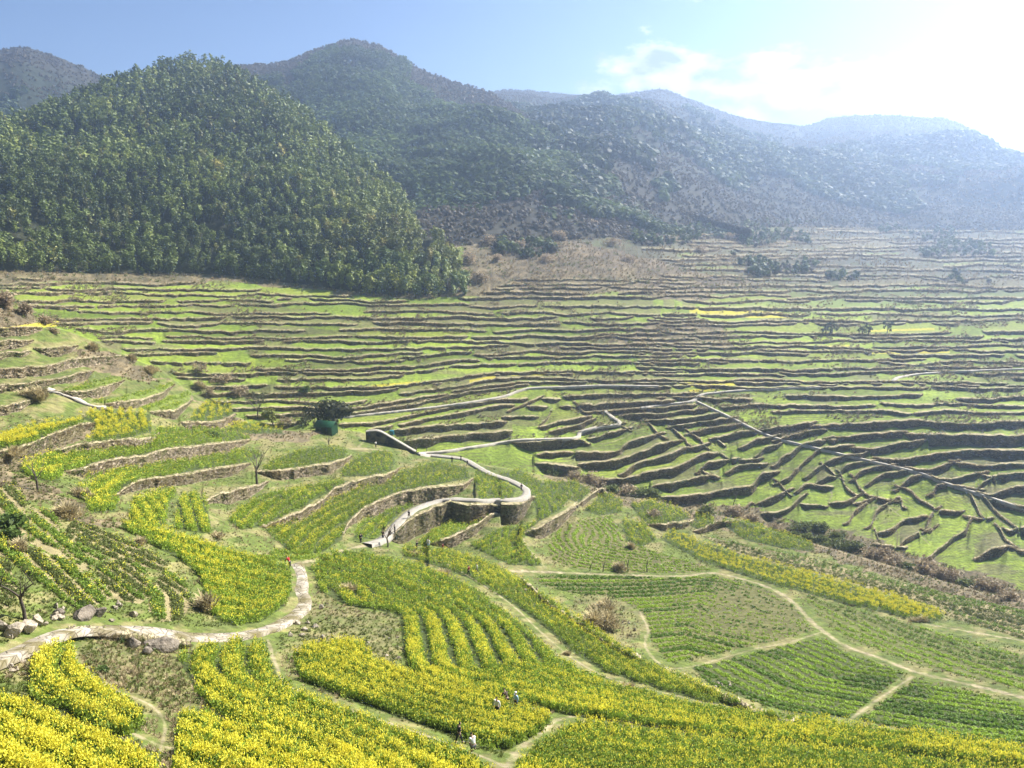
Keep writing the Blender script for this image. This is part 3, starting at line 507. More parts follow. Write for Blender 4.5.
# ------------------------------------------------------------------ dry stone walls, each a thing
def norm_cam(u):                                            # horizontal direction from the wall towards the open side
    d = rays(u, np.full(np.shape(u), 400.0)); d = d.copy(); d[..., 2] = 0; return -d
def wall_mesh(w):
    i = w['id']; js = [j for j in range(len(GU)) if i in KEEP[j] and KEEP[j][i][1] > .4]
    runs = []; r = []
    for j in js:
        if r and j != r[-1] + 1: runs.append(r); r = []
        r.append(j)
    if r: runs.append(r)
    runs = [r for r in runs if len(r) >= 4]
    return runs
walls = []
for w in W:
    for r in wall_mesh(w):
        u = GU[r]; t = np.array([KEEP[j][w['id']][0] for j in r]); d = np.array([KEEP[j][w['id']][1] for j in r]); walls.append((w, u, t, d))
walls.sort(key=lambda q: -float((q[3]).sum()))
far_stuff = []
def wall_geo(w, u, t, d):
    sub = 2 if d.max() > 6 else 1
    uu = np.linspace(u[0], u[-1], (len(u) - 1) * sub + 1); t = np.interp(uu, u, t); d = np.interp(uu, u, d)
    rr = rbase(uu, t + d / 2, t + d / 2); nv = max(3, int(d.max() * sub * .9) + 2); nv = min(nv, 24)
    k = np.linspace(-.04, 1.12, nv)[:, None]
    V = rays(uu[None], t[None] + d[None] * k) * rr[None, :, None]
    nm = norm_cam(uu)[None]; m = np.hypot(V[..., 0], V[..., 1]); px = m / F
    rel = (vnoise(uu[None] / 1.6 + k * 0, k * d.max() / 1.3 + 7 * w['id'], 3) - .35) * .38 + (vnoise(uu[None] / 5 + k * 0, k * 3, 13) - .5) * .35
    V = V + nm * (.10 + np.clip(rel, -.15, .6))[..., None]; V[-1] += nm[0] * .25; V[-1, :, 2] -= .3
    cap0 = V[0].copy(); cap0[:, 2] += .03 + .10 * vnoise(uu / 2.0, uu * 0, w['id'] + 3); cap1 = cap0 - nm[0] * (.45 + .7 * vnoise(uu / 3.0, uu * 0, w['id'] + 4))[:, None]; cap2 = cap1.copy(); cap2[:, 2] -= .45
    A = np.concatenate([cap2[None], cap1[None], cap0[None], V]); return A
def wall_obj(w, u, t, d, label, group):
    A = wall_geo(w, u, t, d); c = A[-2, A.shape[1] // 2]; nm = 'terrace_wall'
    o = link_mesh(nm, A - c, gridfaces(*A.shape[:2])[:, ::-1], (M_EARTH if w['auto'] and w['id'] % 4 else (M_STONE if w['id'] % 3 else M_STONE_DK)), loc=c); tag(o, label, 'wall', group, 'thing')
    return o
def where_far(u, v):
    return None
seen = set(); bins = {}
for q in walls[:300]:
    w, u, t, d = q; um, vm = float(u.mean()), float(t.mean())
    if w['label'] and w['label'] not in seen and w['label'] != L_RIGHT: lab = w['label']; seen.add(lab); grp = 'dry stone terrace walls'
    elif w['auto']:
        if vm < 300 and um > 600: lab = 'thin hazy terrace wall high on the right of the far slope'
        elif um > 690: lab = 'long level terrace wall under a green strip on the right of the far slope'
        elif vm < 330: lab = 'long level terrace wall under a narrow strip below the bamboo wood'
        else: lab = 'long level terrace wall between green strips in the middle of the far slope'
        grp = lab.replace('long level ', '').replace('thin hazy ', 'hazy ').replace('terrace wall', 'terrace walls', 1)
    elif w['label'] == L_RIGHT: lab = L_RIGHT; grp = 'shaded walls right of the diagonal footpath'
    elif um < 260: lab = 'short curved stone wall stepping up the left spur'; grp = 'walls stepping up the left spur'
    elif um > 560: lab = 'low curved stone wall edging a green plot across the gully'; grp = 'curved plot walls across the gully'
    else: lab = 'short stretch of rough stone wall between the yellow fields'; grp = 'short walls between the yellow fields'
    wall_obj(w, u, t, d, lab, grp)
VV, FF, n = [], [], 0
for q in walls[300:]:
    A = wall_geo(*q); VV.append(A.reshape(-1, 3)); FF.append(gridfaces(*A.shape[:2])[:, ::-1] + n); n += len(VV[-1])
if VV: tag(link_mesh('terrace_walls', np.concatenate(VV), np.concatenate(FF), M_EARTH), 'many small terrace walls scattered over the far slope', 'walls', kind='stuff')
print('walls', len(walls))

# ------------------------------------------------------------------ paved paths
def ribbon(name, line, width, mat, label, thick=.12, skirt=.6, step=1.0, edge_n=.12, lift=.08):
    ln = smooth_line(line, 2.0); C = pos(ln[:, 0], ln[:, 1])
    s = np.r_[0, np.cumsum(np.linalg.norm(np.diff(C[:, :2], axis=0), axis=1))]; q = np.arange(0, s[-1], step * .6)
    C = np.stack([np.interp(q, s, C[:, k]) for k in range(3)], 1)
    ks = np.hanning(9); ks /= ks.sum()
    for k in range(3):
        e = np.pad(C[:, k], 4, mode='edge'); C[:, k] = np.convolve(e, ks, 'valid')
    T = np.gradient(C[:, :2], axis=0); T /= np.linalg.norm(T, axis=1)[:, None] + 1e-9; Nn = np.stack([-T[:, 1], T[:, 0], T[:, 0] * 0], 1)
    wl_ = width / 2 * (1 + (vnoise(q / 1.1, q * 0, 5) - .5) * 2 * edge_n); wr = width / 2 * (1 + (vnoise(q / 1.1, q * 0 + 9, 6) - .5) * 2 * edge_n)
    up = C + [0, 0, lift]; R = []
    for a, dz in ((wl_ + .05, -skirt), (wl_, 0), (wl_ * .33, .02), (-wr * .33, .02), (-wr, 0), (-wr - .05, -skirt)):
        r = up + Nn * np.broadcast_to(a, q.shape)[:, None]; r[:, 2] += dz + (vnoise(q / .9, q * 0 + dz * 7 + a[0], 8) - .5) * .05; R.append(r)
    A = np.stack(R); return link_mesh(name, A.reshape(-1, 3), gridfaces(*A.shape[:2]), mat)
for k, (l, wd, nm) in enumerate(STONE):
    o = ribbon(nm, l, wd, M_PAVE if nm == 'paved_path' else (M_CONC if nm == 'walkway' else M_TRACK), None, lift=(.14, .4)[k] if k < 2 else .5, skirt=(.5, .9)[k] if k < 2 else .7)
    tag(o, ['winding path of pale stone slabs at the lower left', 'pale raised walkway curling round the yellow fields'][k] if k < 2 else 'pale footpath across the far slope', 'path', kind='structure')
# ------------------------------------------------------------------ scattering small plants as merged foliage
def quad(c, ax, ay): return [c - ax - ay, c + ax - ay, c + ax + ay, c - ax + ay]
def tmpl(fn, seed):
    R = random.Random(seed); q = []; c = []
    fn(R, q, c); return np.array(q, float).reshape(-1, 3), np.repeat(np.array(c, float), 4, axis=0)
V3 = lambda *a: np.array(a, float)
def rnd_dir(R):
    z = R.uniform(-1, 1); a = R.uniform(0, 6.283); s = math.sqrt(1 - z * z); return V3(s * math.cos(a), s * math.sin(a), z)
def leafq(q, c, R, p, size, asp, col, up=.3, out=None):
    n = rnd_dir(R); n[2] = abs(n[2]) + up
    if out is not None: n = n * .55 + out
    n /= np.linalg.norm(n); a = np.cross(n, rnd_dir(R)); a /= np.linalg.norm(a) + 1e-9; b = np.cross(n, a)
    q.append(quad(p, a * size, b * size * asp)); k = R.uniform(.8, 1.2); c.append(np.array(col) * k)
YEL = V3(.69, .62, .06); GRN = V3(.185, .265, .028); GRN2 = V3(.30, .375, .042)
def t_rape(nf, ng):
    def fn(R, q, c):
        for _ in range(ng): leafq(q, c, R, V3(R.gauss(0, .2), R.gauss(0, .2), R.uniform(.08, .82)), R.uniform(.07, .13), .55, GRN if R.random() < .6 else GRN2)
        for _ in range(nf):
            x, y, z = R.gauss(0, .2), R.gauss(0, .2), R.uniform(.82, 1.15)
            for k in range(2): leafq(q, c, R, V3(x + R.uniform(-.03, .03), y + R.uniform(-.03, .03), z - .06 * k), R.uniform(.035, .055), .9, YEL)
    return fn
def t_low(h, col, n, sz):
    def fn(R, q, c):
        for _ in range(n): leafq(q, c, R, V3(R.gauss(0, .17), R.gauss(0, .17), R.uniform(.03, h)), sz * R.uniform(.7, 1.3), .6, col)
    return fn
def t_tuft(h, n, col, sp=.22):
    def fn(R, q, c):
        for _ in range(n):
            a = R.uniform(0, 6.283); r = R.uniform(0, sp); b = V3(r * math.cos(a), r * math.sin(a), 0); l = V3(math.cos(a) * R.uniform(.1, .8), math.sin(a) * R.uniform(.1, .8), 1.0) * h * R.uniform(.6, 1.1)
            l[2] *= R.uniform(.5, 1); sd_ = V3(-math.sin(a), math.cos(a), 0) * .028; m = b + l * .55 + V3(0, 0, h * .12); q.append([b - sd_, b + sd_, m + sd_ * .9, m - sd_ * .9]); q.append([m - sd_ * .9, m + sd_ * .9, b + l + sd_ * .2, b + l - sd_ * .2])
            k = R.uniform(.75, 1.2); c += [np.array(col) * k * .85, np.array(col) * k]
    return fn
RAPE_N = [tmpl(t_rape(8, 19), s) for s in range(4)]; RAPE_F = [tmpl(t_rape(6, 12), s + 20) for s in range(4)]
RAPE_Y = [tmpl(t_rape(18, 11), s + 30) for s in range(4)]; GREENS = [tmpl(t_rape(1, 17), s + 40) for s in range(4)]; LOWG = [tmpl(t_low(.34, V3(.26, .37, .03), 13, .12), s) for s in range(4)]
CABB = [tmpl(t_low(.38, V3(.12, .205, .018), 13, .14), s) for s in range(4)]; SHRUBC = [tmpl(t_low(.6, V3(.16, .24, .03), 16, .11), s) for s in range(4)]
TUFT = [tmpl(t_tuft(.75, 22, (.46, .365, .21)), s) for s in range(5)]; GTUFT = [tmpl(t_tuft(.35, 16, (.15, .18, .035)), s + 9) for s in range(4)]
WEED = [tmpl(t_low(.5, V3(.14, .165, .045), 16, .12), s + 60) for s in range(4)]; BUSHB = [tmpl(t_low(1.1, V3(.29, .235, .15), 20, .10), s + 80) for s in range(4)]
class Stuff:
    def __init__(s): s.V = []; s.C = []
    def add(s, T, P_, scale, tint=None, hz=None):
        if len(P_) == 0: return
        M = len(P_); which = rng.integers(0, len(T), M); a = rng.uniform(0, 6.283, M); ca, sa = np.cos(a), np.sin(a); scale = np.broadcast_to(scale, (M,)); hz = scale if hz is None else np.broadcast_to(hz, (M,))
        for k, (q, c) in enumerate(T):
            m = np.where(which == k)[0]
            if len(m) == 0: continue
            x = q[None, :, 0] * ca[m, None] - q[None, :, 1] * sa[m, None]; y = q[None, :, 0] * sa[m, None] + q[None, :, 1] * ca[m, None]
            s.V.append((np.stack([x * scale[m, None], y * scale[m, None], np.broadcast_to(q[None, :, 2], x.shape) * hz[m, None]], -1) + P_[m][:, None]).reshape(-1, 3).astype(np.float32))
            cc = np.broadcast_to(c[None], x.shape + (3,)); cc = cc * tint[m][:, None] if tint is not None else cc; s.C.append(cc.reshape(-1, 3).astype(np.float32))
    def build(s, name, mat, label, cat):
        if not s.V: return
        V = np.concatenate(s.V); o = link_mesh(name, V, np.arange(len(V)).reshape(-1, 4), mat, np.concatenate(s.C)); tag(o, label, cat, kind='stuff'); return o
def grow(poly, dens_px, jit=1):
    """points spread over a patch with an even spacing as seen, at ground level"""
    a = np.array(poly, float); u0, v0 = a.min(0); u1, v1 = a.max(0); u0 = max(u0, -110); u1 = min(u1, 1130); v1 = min(v1, 845)
    n = int((u1 - u0) * (v1 - v0) * dens_px); u = rng.uniform(u0, u1, n); v = rng.uniform(v0, v1, n); m = inpoly(u, v, poly); return u[m], v[m]
nplants = 0
for f in FIELDS:
    cu = np.mean([p[0] for p in f['poly']]); cv = np.mean([p[1] for p in f['poly']]); D = mpp(min(max(cu, 0), 1023), min(cv, 767)) * F
    dens = {'rape': .62, 'green': .6, 'veg': .8, 'vegbrown': .85, 'cabbage': .55, 'leafy': .5, 'sparse': .6}[f['kind']]
    if D < 66: dens *= .42
    u, v = grow(f['poly'], dens); Pq = pos(u, v); gl = smooth_line(f['guide'], 4); G = pos(gl[:, 0], gl[:, 1]); d = polydist(Pq[:, 0], Pq[:, 1], G[:, :2])
    d = d + (vnoise(Pq[:, 0] / 5, Pq[:, 1] / 5, 71) - .5) * .3
    ph = np.abs(((d / f['sp']) % 1) - .5) * 2                     # 0 in the middle of a bed, 1 in the furrow
    bed = np.floor(d / f['sp']); patch = fbm(Pq[:, 0] / 7, Pq[:, 1] / 7, 91, 3); bedv = hash2(bed, bed * 0 + len(f['label']), 5)
    S = Stuff(); K = f['kind']
    if D < 150:
        for pu, pv in ((459,743),(474,751),(497,716),(516,709),(469,575.5),(477,573),(507,707)):
            if not (np.hypot(u - pu, v - pv) < 60).any(): continue
            w_ = pos(np.array(float(pu)), np.array(float(pv))); fr = w_ / np.hypot(w_[0], w_[1]); al = (Pq[:, :2] - w_[:2]) @ -fr[:2]; ac = np.abs((Pq[:, 0] - w_[0]) * fr[1] - (Pq[:, 1] - w_[1]) * fr[0]); k_ = (al > -.35) & (al < (1.5 if pu in (516, 459, 469, 477) else .8)) & (ac < .55); u, v, Pq, ph, bed, patch, bedv = u[~k_], v[~k_], Pq[~k_], ph[~k_], bed[~k_], patch[~k_], bedv[~k_]
    if K in ('rape', 'green'):
        m = (ph < (.76 if D < 66 else (.6 if f['sp'] > 2.4 else .66))) | (rng.random(len(u)) < .02); u, v, Pq, ph, patch, bedv = u[m], v[m], Pq[m], ph[m], patch[m], bedv[m]
        bl = np.clip(f['bloom'] * (.95 if f['bloom'] > .94 else (.68 if D > 66 else .52)) + (patch - .5) * 1.2 + (bedv - .5) * .4, 0, 1); rich = rng.random(len(u)) < bl * .9 * np.where(ph > .42, .5, .95)
        lush = rng.random(len(u)) < (.5 + .5 * f['bloom'] if D < 95 else (f['bloom'] - .6) * 1.6); px = np.linalg.norm(Pq, axis=1) / F
        size = np.clip(px * 3.0, .62, 1.0); hh = (.95 if K == 'rape' else .6) * (.8 + .4 * patch) * (1.12 - .55 * ph ** 2) * rng.uniform(.8, 1.15, len(u))
        tint = (.8 + .45 * patch)[:, None] * rng.uniform(.85, 1.15, (len(u), 1)) * np.ones(3)
        if f['bloom'] > .88 and D > 66: y_ = rich & (rng.random(len(u)) < .85); S.add(RAPE_Y, Pq[y_], size[y_], None, hh[y_]); rich = rich & ~y_; lush_all = y_ | rich
        else: lush_all = rich
        S.add(RAPE_N, Pq[rich & lush], size[rich & lush], tint[rich & lush] * .6 + .4, hh[rich & lush]); r2 = rich & ~lush; S.add(RAPE_F, Pq[r2], size[r2], tint[r2], hh[r2])
        S.add(GREENS, Pq[~lush_all], size[~lush_all], tint[~lush_all] * (1.15 if f['bloom'] < .6 else 1), hh[~lush_all] * .92)
        S.build('rapeseed_crop' if K == 'rape' else 'green_crop', M_LEAF, f['label'], 'crop field')
    else:
        keepw = {'veg': .5, 'vegbrown': .6, 'cabbage': .52, 'leafy': .55, 'sparse': .62}[K]
        m = ph < keepw
        if K == 'vegbrown': m &= rng.random(len(u)) > .85 * sstep(120, 30, np.hypot(u - 765, (v - 612) * 2.2))
        if K == 'veg': m &= rng.random(len(u)) < .95
        if K == 'leafy': m &= rng.random(len(u)) < .35 + patch
        if K == 'sparse': m &= patch > .27
        u, v, Pq, patch, bedv = u[m], v[m], Pq[m], patch[m], bedv[m]; px = np.linalg.norm(Pq, axis=1) / F; size = np.clip(px * 3.2, .5, 1.0) * rng.uniform(.8, 1.2, len(u)); tint = (.75 + .5 * patch)[:, None] * rng.uniform(.85, 1.15, (len(u), 1)) * np.ones(3)
        mixl = (bedv + patch * .8) > .85
        A, B = dict(veg=(LOWG, LOWG), vegbrown=(LOWG, CABB), cabbage=(CABB, LOWG), leafy=(SHRUBC, LOWG), sparse=(SHRUBC, WEED))[K]
        S.add(A, Pq[~mixl], size[~mixl], tint[~mixl]); S.add(B, Pq[mixl], size[mixl], tint[mixl])
        if f['bloom']:
            k = rng.random(len(u)) < f['bloom'] * .5; S.add(RAPE_F, Pq[k], .7, None)
        S.build('vegetable_crop', M_LEAF, f['label'], 'crop field')
    nplants += len(u)
print('plants', nplants)
# ------------------------------------------------------------------ dry grass along walls, banks and scrub; weeds; young grain on the terraces
def fieldmask(u, v):
    m = np.zeros(len(u), bool)
    for f in FIELDS: m |= inpoly(u, v, f['poly'])
    return m
def pathmask(u, v, k=1.0):
    m = np.zeros(len(u), bool)
    for l, w in DIRT + [(s[0], s[1]) for s in STONE]:
        ln = smooth_line(l, 6); cm = np.array([mpp(min(max(a, -140), 1170), min(max(b, 230), 860)) for a, b in ln[::4]]); lm = ln[::4]
        dd = polydist(u, v, ln); m |= dd < k * (w * .6 / float(np.median(cm))) + .5
    return m
S = Stuff(); G = Stuff()
for w, u, t, d in walls:                                      # along the tops and faces of walls
    n = int(len(u) * (3.0 if t.mean() > 415 or w['auto'] is False else 1.3)); j = rng.integers(0, len(u), n); k = rng.random(n) ** 2.2; uu = u[j] + rng.uniform(-.5, .5, n); Pw = pos(uu, t[j] + d[j] * k * .9 - .4) + norm_cam(uu) * .25
    m = vnoise(uu / 22, t[j] / 8, 15) + rng.uniform(-.2, .2, n); px = np.linalg.norm(Pw, axis=1) / F; sz = np.clip(px * 3.2, .6, 2.4) * rng.uniform(.5, 1.15, n)
    q = m > .5; S.add(TUFT, Pw[q], sz[q], rng.uniform(.55, 1.15, (q.sum(), 1)) * np.ones(3), sz[q] * .6); q = m < .42; G.add(WEED, Pw[q], sz[q] * .7, rng.uniform(.6, 1.3, (q.sum(), 1)) * np.ones(3), sz[q] * .5)
n = 90000; u = rng.uniform(-110, 1130, n); v = rng.uniform(415, 840, n); m = v > edge(u) - 3; u, v = u[m], v[m]
m = ~fieldmask(u, v) & ~pathmask(u, v, .8); u, v = u[m], v[m]; Pq = pos(u, v); k = fbm(Pq[:, 0] / 9, Pq[:, 1] / 9, 5); px = np.linalg.norm(Pq, axis=1) / F; sz = np.clip(px * 3.0, .5, 1.1) * rng.uniform(.5, 1.1, len(u))
a = (k > .52) & (rng.random(len(u)) < .55); S.add(TUFT, Pq[a], sz[a] * .8, rng.uniform(.7, 1.15, (a.sum(), 1)) * np.ones(3)); b = k <= .55; G.add(GTUFT, Pq[b], sz[b], rng.uniform(.6, 1.3, (b.sum(), 1)) * np.ones(3)); c = rng.random(len(u)) < .08; G.add(WEED, Pq[c], sz[c])
for bp in BROWN:                                              # tufts and twigs on the brown ground
    u, v = grow(bp, .16 if bp[0][1] < 430 or bp[0] == (540, 468) else .07); m = ~fieldmask(u, v) & ~pathmask(u, v, .7); u, v = u[m], v[m]; Pq = pos(u, v); px = np.linalg.norm(Pq, axis=1) / F; far = np.clip(px * 3.4, .6, 2.4); k = fbm(u / 18, v / 8, 35)
    nb = bp[0] in ((100, 640), (300, 640)); a = k > (.7 if nb else .5 if v.mean() < 430 or bp[0] == (540, 468) else .56); S.add(TUFT, Pq[a], far[a] * rng.uniform(.6, 1.1, a.sum()), rng.uniform(.45, 1.05, (a.sum(), 1)) * np.ones(3)); b = (k < .47) & (rng.random(len(u)) < (0 if nb else .6 if v.mean() < 430 or bp[0] == (540, 468) else .12)); e = (k < (.9 if nb else .56)) & ~b & (v.mean() > 430); G.add(GTUFT, Pq[e], far[e], rng.uniform(.6, 1.2, (e.sum(), 1)) * np.ones(3)); G.add(BUSHB, Pq[b], far[b] * rng.uniform(.5, 1.0, b.sum()), rng.uniform(.6, 1.3, (b.sum(), 1)) * np.ones(3)); c = rng.random(len(u)) < .1; G.add(WEED, Pq[c], far[c] * 1.2)
n = 26000; u = rng.uniform(-110, 1130, n); v = rng.uniform(226, 330, n); hi_ = sstep(300, 262, v) * sstep(440, 560, u); m = (rng.random(n) < hi_ * .8 + .05 * sstep(330, 280, v)) & (v < edge(u)); u, v = u[m], v[m]; Pq = pos(u, v); px = np.linalg.norm(Pq, axis=1) / F
k = fbm(u / 30, v / 8, 45); a = k > .5; S.add(TUFT, Pq[a], px[a] * 3, rng.uniform(.4, .9, (a.sum(), 1)) * np.ones(3)); b = ~a; G.add(BUSHB, Pq[b], px[b] * 2.6, rng.uniform(.6, 1.2, (b.sum(), 1)) * np.ones(3))
n = 60000; u = rng.uniform(-110, 1130, n); v = rng.uniform(284, 440, n); q_ = fbm(u / 50, v / 11, 131, 3) + .25 * (vnoise(u / 9, v / 4, 132) - .5); m = (q_ > .58) & (v < edge(u) - 2) & (v < LIM(u) + 25); u, v = u[m], v[m]; Pq = pos(u, v); px = np.linalg.norm(Pq, axis=1) / F
k = fbm(u / 16, v / 5, 46); a = k > .5; S.add(TUFT, Pq[a], px[a] * rng.uniform(2, 4.2, a.sum()), rng.uniform(.45, 1.0, (a.sum(), 1)) * np.ones(3), px[a] * 2.2); b = ~a & (rng.random(len(u)) < .7); G.add(BUSHB, Pq[b], px[b] * rng.uniform(1.5, 3, b.sum()), rng.uniform(.5, 1.1, (b.sum(), 1)) * np.ones(3)); c = rng.random(len(u)) < .15; G.add(WEED, Pq[c], px[c] * 3)
S.build('dry_grass', M_STRAW, 'pale dry grass fringing walls, banks and scrub', 'dry grass'); G.build('weeds', M_LEAF, 'green weeds and brown scrub on banks and verges', 'weeds')
# ------------------------------------------------------------------ bamboo woods
def t_bamboo(nl, size):
    def fn(R, q, c):
        nc = R.randint(2, 4); culms = []
        for _ in range(nc):
            a = R.uniform(0, 6.283); r = R.uniform(.05, .3); b = V3(r * math.cos(a), r * math.sin(a), 0); lean = V3(math.cos(a), math.sin(a), 0) * R.uniform(.7, 2.4); H = R.uniform(8.0, 11); culms.append((b, lean, H))
            for k in range(3):
                p0 = b + lean * (k / 4) ** 2 + V3(0, 0, H * k / 4); p1 = b + lean * ((k + 1) / 4) ** 2 + V3(0, 0, H * (k + 1) / 4); sd_ = V3(math.sin(a), -math.cos(a), 0) * .09
                q.append([p0 - sd_, p0 + sd_, p1 + sd_, p1 - sd_]); c.append(V3(.11, .13, .05))
        for _ in range(nl):
            b, lean, H = R.choice(culms); t = .34 + .68 * R.random() ** .8; w = 1.5 * math.sqrt(max(.02, 1 - ((t - .68) / .36) ** 2))
            p = b + lean * t ** 2 + V3(0, 0, H * t) + V3(R.gauss(0, .62), R.gauss(0, .62), R.gauss(0, .3)) * w
            o_ = p - (b + lean * t ** 2 + V3(0, 0, H * t)); leafq(q, c, R, p, size * R.uniform(.7, 1.25), .5, V3(.14, .185, .04), .15, o_ / (np.linalg.norm(o_) + .01) * .8 + V3(0, 0, .35))
    return fn
BAM_N = [tmpl(t_bamboo(170, .48), s + 100) for s in range(6)]; BAM_F = [tmpl(t_bamboo(70, .74), s + 120) for s in range(5)]
def t_blob(n, r, h, size, col):
    def fn(R, q, c):
        for _ in range(n):
            d = rnd_dir(R); k = R.random() ** .4; leafq(q, c, R, V3(d[0] * r * k, d[1] * r * k, h * .55 + d[2] * h * .5 * k), size * R.uniform(.7, 1.3), .7, V3(*col), .2, d * .9)
    return fn
BLOB = [tmpl(t_blob(26, 2.3, 7.0, .95, (.095, .125, .035)), s + 140) for s in range(4)]; BLOBF = [tmpl(t_blob(13, 3.2, 7.5, 1.8, (.07, .09, .038)), s + 150) for s in range(4)]
SCRB = [tmpl(t_blob(16, 1.6, 2.6, .7, (.12, .10, .068)), s + 160) for s in range(4)]
def hillpts(X, n, vis=True):
    ns, nc = X.shape[:2]; a = rng.uniform(ns * .1, ns - 1.01, n); b = rng.uniform(0, nc - 1.01, n); i = a.astype(int); j = b.astype(int); fa = (a - i)[:, None]; fb = (b - j)[:, None]
    Q = (X[i, j] * (1 - fb) + X[i, j + 1] * fb) * (1 - fa) + (X[i + 1, j] * (1 - fb) + X[i + 1, j + 1] * fb) * fa
    return Q, a / (ns - 1)
def thin(Q, cell):
    k = np.floor(Q[:, :2] / cell).astype(np.int64); key = k[:, 0] * 100003 + k[:, 1]; _, i = np.unique(key, return_index=True); return np.sort(i)
def proj(Q):
    y = Q[:, 1] * CP - Q[:, 2] * SP; x = Q[:, 0]; z = Q[:, 2] * CP + Q[:, 1] * SP; return 512 + F * x / y, 384 - F * z / y
def surf_z_other(Q, X):
    return None
pts = []
for (X, us, s_), n, cell in ((H1, 50000, 3.8), (H1b, 9000, 3.6), (H1c, 12000, 4.1)):
    Q, sfr = hillpts(X, n); Q = Q[thin(Q, cell)]; pts.append(Q)
Q = np.concatenate(pts); Q = Q[thin(Q, 3.3)]; uu, vv = proj(Q); Q = Q[(uu > -130) & (uu < 486)]; uu, vv = proj(Q)
# keep the wood on top of the three hill surfaces only (points buried under another fold are dropped)
zs = np.full(len(Q), -1e9)
def height_over(Qp, X):
    """highest hill surface over each point, looked up on a 3 m raster"""
    g = {}; k = np.floor(X.reshape(-1, 3)[:, :2] / 8).astype(int)
    for (a, b), z in zip(map(tuple, k), X.reshape(-1, 3)[:, 2]): g[(a, b)] = max(g.get((a, b), -1e9), z)
    kk = np.floor(Qp[:, :2] / 8).astype(int); return np.array([g.get((a, b), -1e9) for a, b in map(tuple, kk)])
for X in (H1[0], H1b[0], H1c[0]): zs = np.maximum(zs, height_over(Q, X))
Q = Q[Q[:, 2] > zs - 7]; gapn = fbm(Q[:, 0] / 14, Q[:, 1] / 14, 3); Q = Q[gapn > .27]; uu, vv = proj(Q); D = np.linalg.norm(Q, axis=1)
spur = sstep(285, 345, uu) * sstep(205, 240, vv); tone = fbm(Q[:, 0] / 32, Q[:, 2] / 26, 12, 3) + rng.normal(0, .17, len(Q))
tint = (.5 + 1.15 * np.clip(tone - .15, 0, .8))[:, None] * np.stack([1 + .45 * spur + .5 * np.clip(tone - .5, 0, 1), 1 + .25 * spur + .15 * np.clip(tone - .5, 0, 1), np.ones(len(Q))], 1)
brn = (rng.random(len(Q)) < .05); tint[brn] *= np.array([1.45, 1.12, 1.2])
order = np.argsort(D); front = order[:290]; rest = order[290:]
nearm = D[rest] < 470; S = Stuff(); sz = rng.uniform(.58, 1.1, len(Q))
S.add(BAM_N[:4], Q[rest][nearm], sz[rest][nearm], tint[rest][nearm]); S.add(BAM_F, Q[rest][~nearm], sz[rest][~nearm] * 1.05, tint[rest][~nearm])
o = S.build('bamboo_forest', M_BAM, 'dense bamboo wood covering the steep hill', 'bamboo forest'); print('bamboo', len(Q))
protos = []
for k, (q, c) in enumerate(BAM_N):
    for t in ((.8, .85, .9), (1.25, 1.15, .95), (1.7, 1.4, 1.0)):
        n_ = len(q); ob = link_mesh('bamboo_tree', q, np.arange(n_).reshape(-1, 4), M_BAM, c * np.array(t)); protos.append((ob, t[0]))
used_p = set()
for i in front:
    tg = tint[i, 0]; cand = sorted(range(len(protos)), key=lambda k: abs(protos[k][1] - tg) + rng.random() * .35)[0]; src = protos[cand][0]
    if cand not in used_p: ob = src; used_p.add(cand)
    else: ob = src.copy(); COL.objects.link(ob)
    ob.location = Q[i] - [0, 0, .3]; ob.rotation_euler = (0, 0, rng.uniform(0, 6.28)); ob.scale = (sz[i],) * 3
    tag(ob, 'feathery bamboo clump along the lower edge of the bamboo wood', 'bamboo', 'bamboo clumps along the foot of the wood')
for k, (ob, _) in enumerate(protos):
    if k not in used_p: bpy.data.objects.remove(ob)
def clothe(H, n, T, T2, brownfn, name, label, sc_, c0):
    Q, sf = hillpts(H[0], n); u, v = proj(Q); m = (u > -120) & (u < 1150); Q, sf, u, v = Q[m], sf[m], u[m], v[m]
    tone = fbm(Q[:, 0] / 60, Q[:, 2] / 38, c0, 3) + rng.normal(0, .05, len(Q)); br = brownfn(Q, sf, u, v); S = Stuff(); a = ~br
    S.add(T, Q[a], sc_ * rng.uniform(.7, 1.25, a.sum()), (.25 + 1.7 * np.clip(tone[a] - .05, 0, 1))[:, None] * np.array([1.0, 1.08, 1.1])); b = br & (rng.random(len(Q)) < .8); S.add(T2, Q[b], sc_ * rng.uniform(.6, 1.2, b.sum()), (.6 + .7 * np.clip(tone[b], 0, 1))[:, None] * np.ones(3))
    S.build(name, M_LEAF, label, 'forest')
clothe(H2, 30000, BLOB, SCRB, lambda Q, s, u, v: (s > .80 + (fbm(Q[:, 0] / 70, Q[:, 2] / 40, 28) - .5) * .6) | (s < .26 + (fbm(Q[:, 0] / 50, Q[:, 2] / 30, 38) - .5) * .5), 'mountain_forest', 'bamboo and scrub forest on the middle mountain', 1.0, 21)
clothe(H3, 42000, BLOBF, SCRB, lambda Q, s, u, v: (s > .60 + (fbm(Q[:, 0] / 110, Q[:, 2] / 60, 68) - .5) * .9) | (s < .26 + (fbm(Q[:, 0] / 90, Q[:, 2] / 40, 88) - .5) * .5), 'ridge_forest', 'hazy forest on the far ridge', 1.0, 22)
clothe(H4, 6000, BLOBF, SCRB, lambda Q, s, u, v: s > .5 + (fbm(Q[:, 0] / 60, Q[:, 2] / 40, 78) - .5) * .8, 'peak_forest', 'sparse scrub on the distant brown peak', 1.0, 23)

